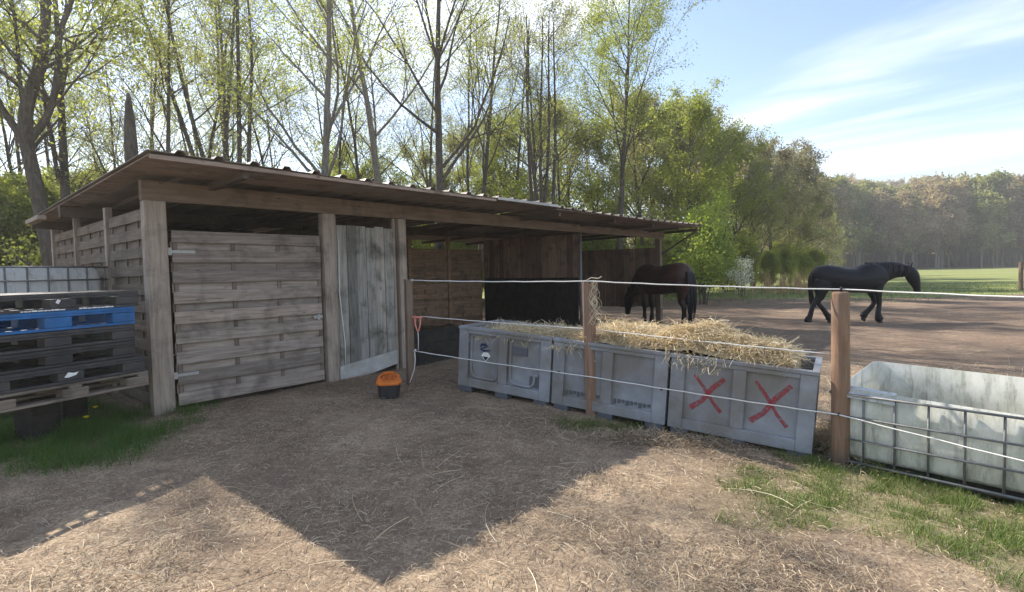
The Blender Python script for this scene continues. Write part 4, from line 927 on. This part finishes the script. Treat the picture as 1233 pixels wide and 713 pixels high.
hero(88,14,11,11.5,.14,'straight dark trunk standing just right of the forked tree',lean=(-.06,0),limbs=12,first=.35,per=5,frac=.7)
hero(287,17,12,13,.17,'clump of several dark stems rising close together behind the roof',stems=6,limbs=30,first=.45,limbL=.15,per=2,leaf='leaf_d',name='multi_stemmed_tree')
hero(378,13,13,11.5,.12,'grey leaning tree with pale bark, bending to the right above the gate',lean=(.10,0),limbs=12,first=.3,bark='barkp',per=4)
hero(527,16,14,14,.155,'tall dark tree with long limbs reaching right above the plank door',limbs=16,first=.3,per=4,limbL=.45,frac=.7)
hero(468,19,15,15,.16,'straight pale trunk among yellow green leaves left of the tall dark tree',bark='barkp',limbs=12,first=.4,per=6)
hero(572,21,16,14,.12,'slim straight trunk right of the tall dark tree',limbs=12,first=.35,per=5)
hero(650,21,17,11.5,.17,'bare many stemmed tree spreading like a fan above the middle of the roof',stems=6,limbs=40,first=.3,limbL=.28,per=1,leaf='leaf_d',name='multi_stemmed_tree')
hero(742,25,18,15.5,.16,'tallest feathery light green tree above the right half of the roof',limbs=24,first=.25,per=11,leaf='leaf_g',size=.042,limbL=.36,lean=(.03,0))
hero(215,15,19,9.5,.10,'thin crooked tree left of the clump of dark stems',limbs=12,first=.2,per=3,leaf='leaf_d')
hero(250,19,20,11,.11,'thin twiggy tree directly left of the clump of dark stems',limbs=12,first=.2,per=3,leaf='leaf_d')
x,y=px_xy(166,11.0); sn=thing('tree_snag','broken pointed dead trunk sticking up behind the left roof corner','tree',(x,y,g1(x,y)))
MB().loft([[(math.cos(a)*r*(1+.15*math.sin(2*a+z)),math.sin(a)*r,z) for a in np.linspace(0,2*PI,11)[:-1]]+[] for z,r in ((-.1,.20),(2,.15),(3.6,.13),(4.2,.125),(4.6,.10),(5.0,.06),(5.2,.02))]).tube([(.08,0,3.3),(.4,0,3.5),(.7,0,3.4)],.03,5).build('trunk',M['bark'],sn,smooth=True)
# kinds for the wood
TA=[make_tree('woodland_tree',30+i,12.5,.11,LB,'tree','leaf_y',7,.036,limbs=13,first=.3,frac=.8,cl=.5) for i in range(3)]
TB=[make_tree('woodland_tree',40+i,11.5,.085,LB,'tree','leaf_d',5,.034,limbs=14,first=.25,cl=.5) for i in range(2)]
TG=[make_tree('leafy_tree',50+i,11.0,.15,'leafy tree','tree',('leaf_g','leaf_d')[i],8,.062,limbs=24,first=.10,spread=.17,limbL=.36,cl=.7) for i in range(2)]
TW=[make_tree('bare_tree',55+i,11.0,.13,'bare tree','tree','twig',6,.09,limbs=20,first=.15,spread=.2,limbL=.34) for i in range(1)]
cfgu=dict(gn=.14,up=.03,kids={1:4,2:5},ang=(.4,1.0))
BY=[make_tree('bush',60+i,3.6,.04,'bush','bush','leaf_y',10,.045,stems=6,limbs=30,first=.08,cfg=cfgu,spread=.14,limbL=.4) for i in range(2)]
BG=[make_tree('bush',64+i,3.8,.04,'bush','bush','leaf_g',9,.048,stems=6,limbs=30,first=.08,cfg=cfgu,spread=.14,limbL=.4) for i in range(1)]
BB=make_tree('bright_bush',68,4.2,.05,'bright fresh green bush glowing in the sun behind the right end of the shed','bush','leaf_b',7,.06,stems=7,limbs=34,first=.05,cfg=cfgu,spread=.20,limbL=.45,cl=1.2)
BW=make_tree('blossom_bush',69,2.0,.03,'small white blossoming bush right of the bright green bush','bush','blossom',2,.04,stems=5,limbs=18,first=.3,cfg=cfgu,spread=.12,limbL=.4)
def rowpt(px,Y): return px_xy(px,Y)
R=random.Random(77)
def where2(q):
    for lim,t_ in ((470,'above the plank door'),(545,'above the start of the open stall'),(620,'above the black board in the stall'),(700,'above the split fence post'),(760,'above the bay horse'),(810,'above the right roof tip'),(850,'behind the roof tip and bright bush'),(880,'between the bright bush and the blossom bush'),(905,'behind the white blossom bush'),(935,'left of the reddish reeds'),(965,'behind the reddish reeds'),(985,'just left of the black horse')):
        if q<lim: return t_
    return 'above the rump of the black horse'
def where(q):
    for lim,t_ in ((-20,'out beyond the left edge'),(50,'above the left tank'),(120,'around the forked tree'),(200,'above the left roof corner'),(290,'above the hinge side of the gate'),(385,'above the latch side of the gate'),(480,'above the plank door'),(560,'above the start of the open stall'),(640,'above the black board in the stall'),(720,'above the thin metal post')):
        if q<lim: return t_
    return 'above the right end of the roof'
# wood behind the shed: the edge runs from near left to far right
gw='trees of the wood behind the shed'; gb='undergrowth bushes behind the shed'
edge=lambda px: np.interp(px,[-150,0,200,400,600,750,850,930,1000],[16,17,20,22,25,28,33,42,56])
kinds=TA+TB
cnt=0
for px in range(-140,720,54):
    for layer in (0,1):
        q=px+R.uniform(-13,13); Y_=edge(q)*(1+.30*layer)+R.uniform(-1.2,1.2)
        x,y=rowpt(q,Y_); sc=R.uniform(.8,1.15)*(1+.08*layer)*(1.0 if q>150 else .95)
        kd=R.randrange(5); place(kinds[kd],x,y,R.uniform(0,6.28),sc,('slender yellow green tree','thin grey nearly bare tree')[kd>2]+(' in front ',' farther back ')[layer]+where(q),gw); cnt+=1
for px in range(-150,760,40):
    for layer in (0,1):
        if layer and px<90: continue
        q=px+R.uniform(-15,15); Y_=edge(q)*(.98+.35*layer)+R.uniform(-1,1); x,y=rowpt(q,Y_)
        kd=R.choice((0,0,1,1,2)); place((BY+BG)[kd],x,y,R.uniform(0,6.28),R.uniform(.8,1.3)*(1+.3*layer),('yellow green','mid green')[kd>1]+(' bush ',' farther bush ')[layer]+''+where(q),gb)
gl='leafy trees of the wood edge right of the shed'
for px,Yf,sc,kd in ((690,1.08,.95,1),(725,1.0,.80,0),(775,1.02,1.0,1),(800,1.15,1.05,0),(820,.98,.98,0),(845,1.0,.98,1),(868,1.15,1.0,1),(888,1.0,.98,0),(908,1.0,.9,1),(928,1.05,.92,1),(950,1.02,.80,1),(972,1.1,.72,0),(992,1.2,.66,1),(600,1.1,.85,0),(560,1.3,.9,1),(640,1.3,.95,0),(500,1.35,.8,1),(430,1.4,.8,0),(465,1.15,.62,0),(540,1.1,.60,1),(585,1.05,.62,0),(410,1.2,.6,0),(330,1.3,.6,1),(250,1.3,.6,0),(130,1.3,.55,0),(180,1.4,.6,1)):
    x,y=rowpt(px,edge(px)*Yf); place(TG[kd],x,y,R.uniform(0,6.28),sc*.95,('green leafy tree ','grey green feathery tree ')[kd]+('','deeper in the wood ')[Yf>1.06]+where2(px),gl)
for px,Y_,sc in ((790,34,1.0),(840,38,1.05),(880,40,.95),(905,43,.95),(930,46,.98),(952,50,1.0),(968,56,.9),(982,62,.8),(945,58,1.1),(996,72,.75)):
    x,y=rowpt(px,Y_); place(TW[0],x,y,R.uniform(0,6.28),sc,('grey bare twigged tree ','farther grey bare tree ')[Y_>57]+where2(px),'bare trees at the end of the wood edge')
for px in range(700,1000,22):
    for l in (0,1):
        q=px+R.uniform(-8,8); x,y=rowpt(q,edge(q)*(.93+.12*l)); place((BG+BY)[R.choice((0,0,0,1))],x,y,R.uniform(0,6.28),R.uniform(.6,.95),('low scrub bush ','low scrub bush set farther back ')[l]+where2(q),'scrub along the wood edge')
x,y=rowpt(846,22.5); place(BB,x,y,.5,.92,None)
x,y=rowpt(893,27); place(BW,x,y,.5,.95,None)
# dry reeds
def reeds(n):
    px=rng.normal(962,26,n).clip(880,1030); px=px+np.sin(px*.35)*6; Y_=rng.uniform(29,37,n); X_=np.array([px_xy(a,b) for a,b in zip(px,Y_)]); x=X_[:,0]; y=X_[:,1]; k=n
    a=rng.uniform(0,2*PI,k); el=rng.uniform(1.2,1.55,k); D=np.stack([np.cos(a)*np.cos(el),np.sin(a)*np.cos(el),np.sin(el)],-1); L=rng.uniform(.3,1.9,k)*(.35+.9*fbm(x*1.1,y*.6,91))
    return ribbons(np.stack([x,y,G(x,y)],-1),D,L,rng.uniform(.015,.035,k),0,rng.normal(0,.08,k)*L,rng,3,True,True)
V_,F_=reeds(1500); tag(np_mesh('dry_reeds',V_,F_,M['reed']),'stand of dry reddish reeds left of the black horse','reeds',kind='stuff')
# far wooded hill: many single trees on rising ground
FT=[]
cfgf=dict(gn=.12,up=.06,kids={1:3,2:5},ang=(.35,.8))
for i in range(4):
    FT.append(make_tree('hillside_tree',80+i,16,.22,'far tree','tree','far_br' if i<3 else 'far_gr',8 if i<3 else 9,.26 if i<3 else .30,limbs=24,first=.18,cfg=cfgf,spread=.45,bark='barkp',limbL=.32))
gh_='trees of the wooded hillside beyond the field'
for layer in range(7):
    Yr=[124,134,146,160,178,200,226][layer]
    xa,_=px_xy(965-5*layer,Yr); xb,_=px_xy(1290,Yr); n_=[40,36,34,30,28,26,24][layer]
    for k in range(n_):
        x=xa+(xb-xa)*(k+R.uniform(.1,.9))/n_; y=Yr+R.uniform(-5,5); kd=R.choice((0,0,1,1,2,2,3) if layer>1 else (0,1,2,3,3))
        sc=R.uniform(.75,1.15)
        place(FT[kd],x,y,R.uniform(0,6.28),sc,('brownish' if kd<3 else 'pale green')+' tree '+('at the far hill foot ','halfway up the far hill ','near the far hill top ')[0 if layer<2 else (1 if layer<5 else 2)]+('left of the black horse' if 616+655*x/y<985 else "above the black horse's back" if 616+655*x/y<1070 else "above the black horse's head" if 616+655*x/y<1140 else 'above the open field' if 616+655*x/y<1215 else 'above the field fence post'),gh_ if kd<3 else 'pale green trees on the wooded hillside')

# ---------------------------------------------------------------- air
hz_=MB().box(-420,420,-120,520,-3,62); m=bpy.data.materials.new('haze_air'); m.use_nodes=True; q=m.node_tree; q.nodes.clear()
o_=q.nodes.new('ShaderNodeOutputMaterial'); v_=q.nodes.new('ShaderNodeVolumePrincipled'); v_.inputs['Density'].default_value=.0012; v_.inputs['Color'].default_value=(1,.97,.92,1); v_.inputs['Anisotropy'].default_value=.45
q.links.new(v_.outputs[0],o_.inputs['Volume']); tag(hz_.build('haze',m),'thin pale spring haze filling the air over the paddock and wood','haze',kind='stuff')

for o in [q for q in C.objects if q.parent is None and q.type=='EMPTY' and q.location.z<-40]:
        for c in list(o.children): bpy.data.objects.remove(c)
        bpy.data.objects.remove(o)
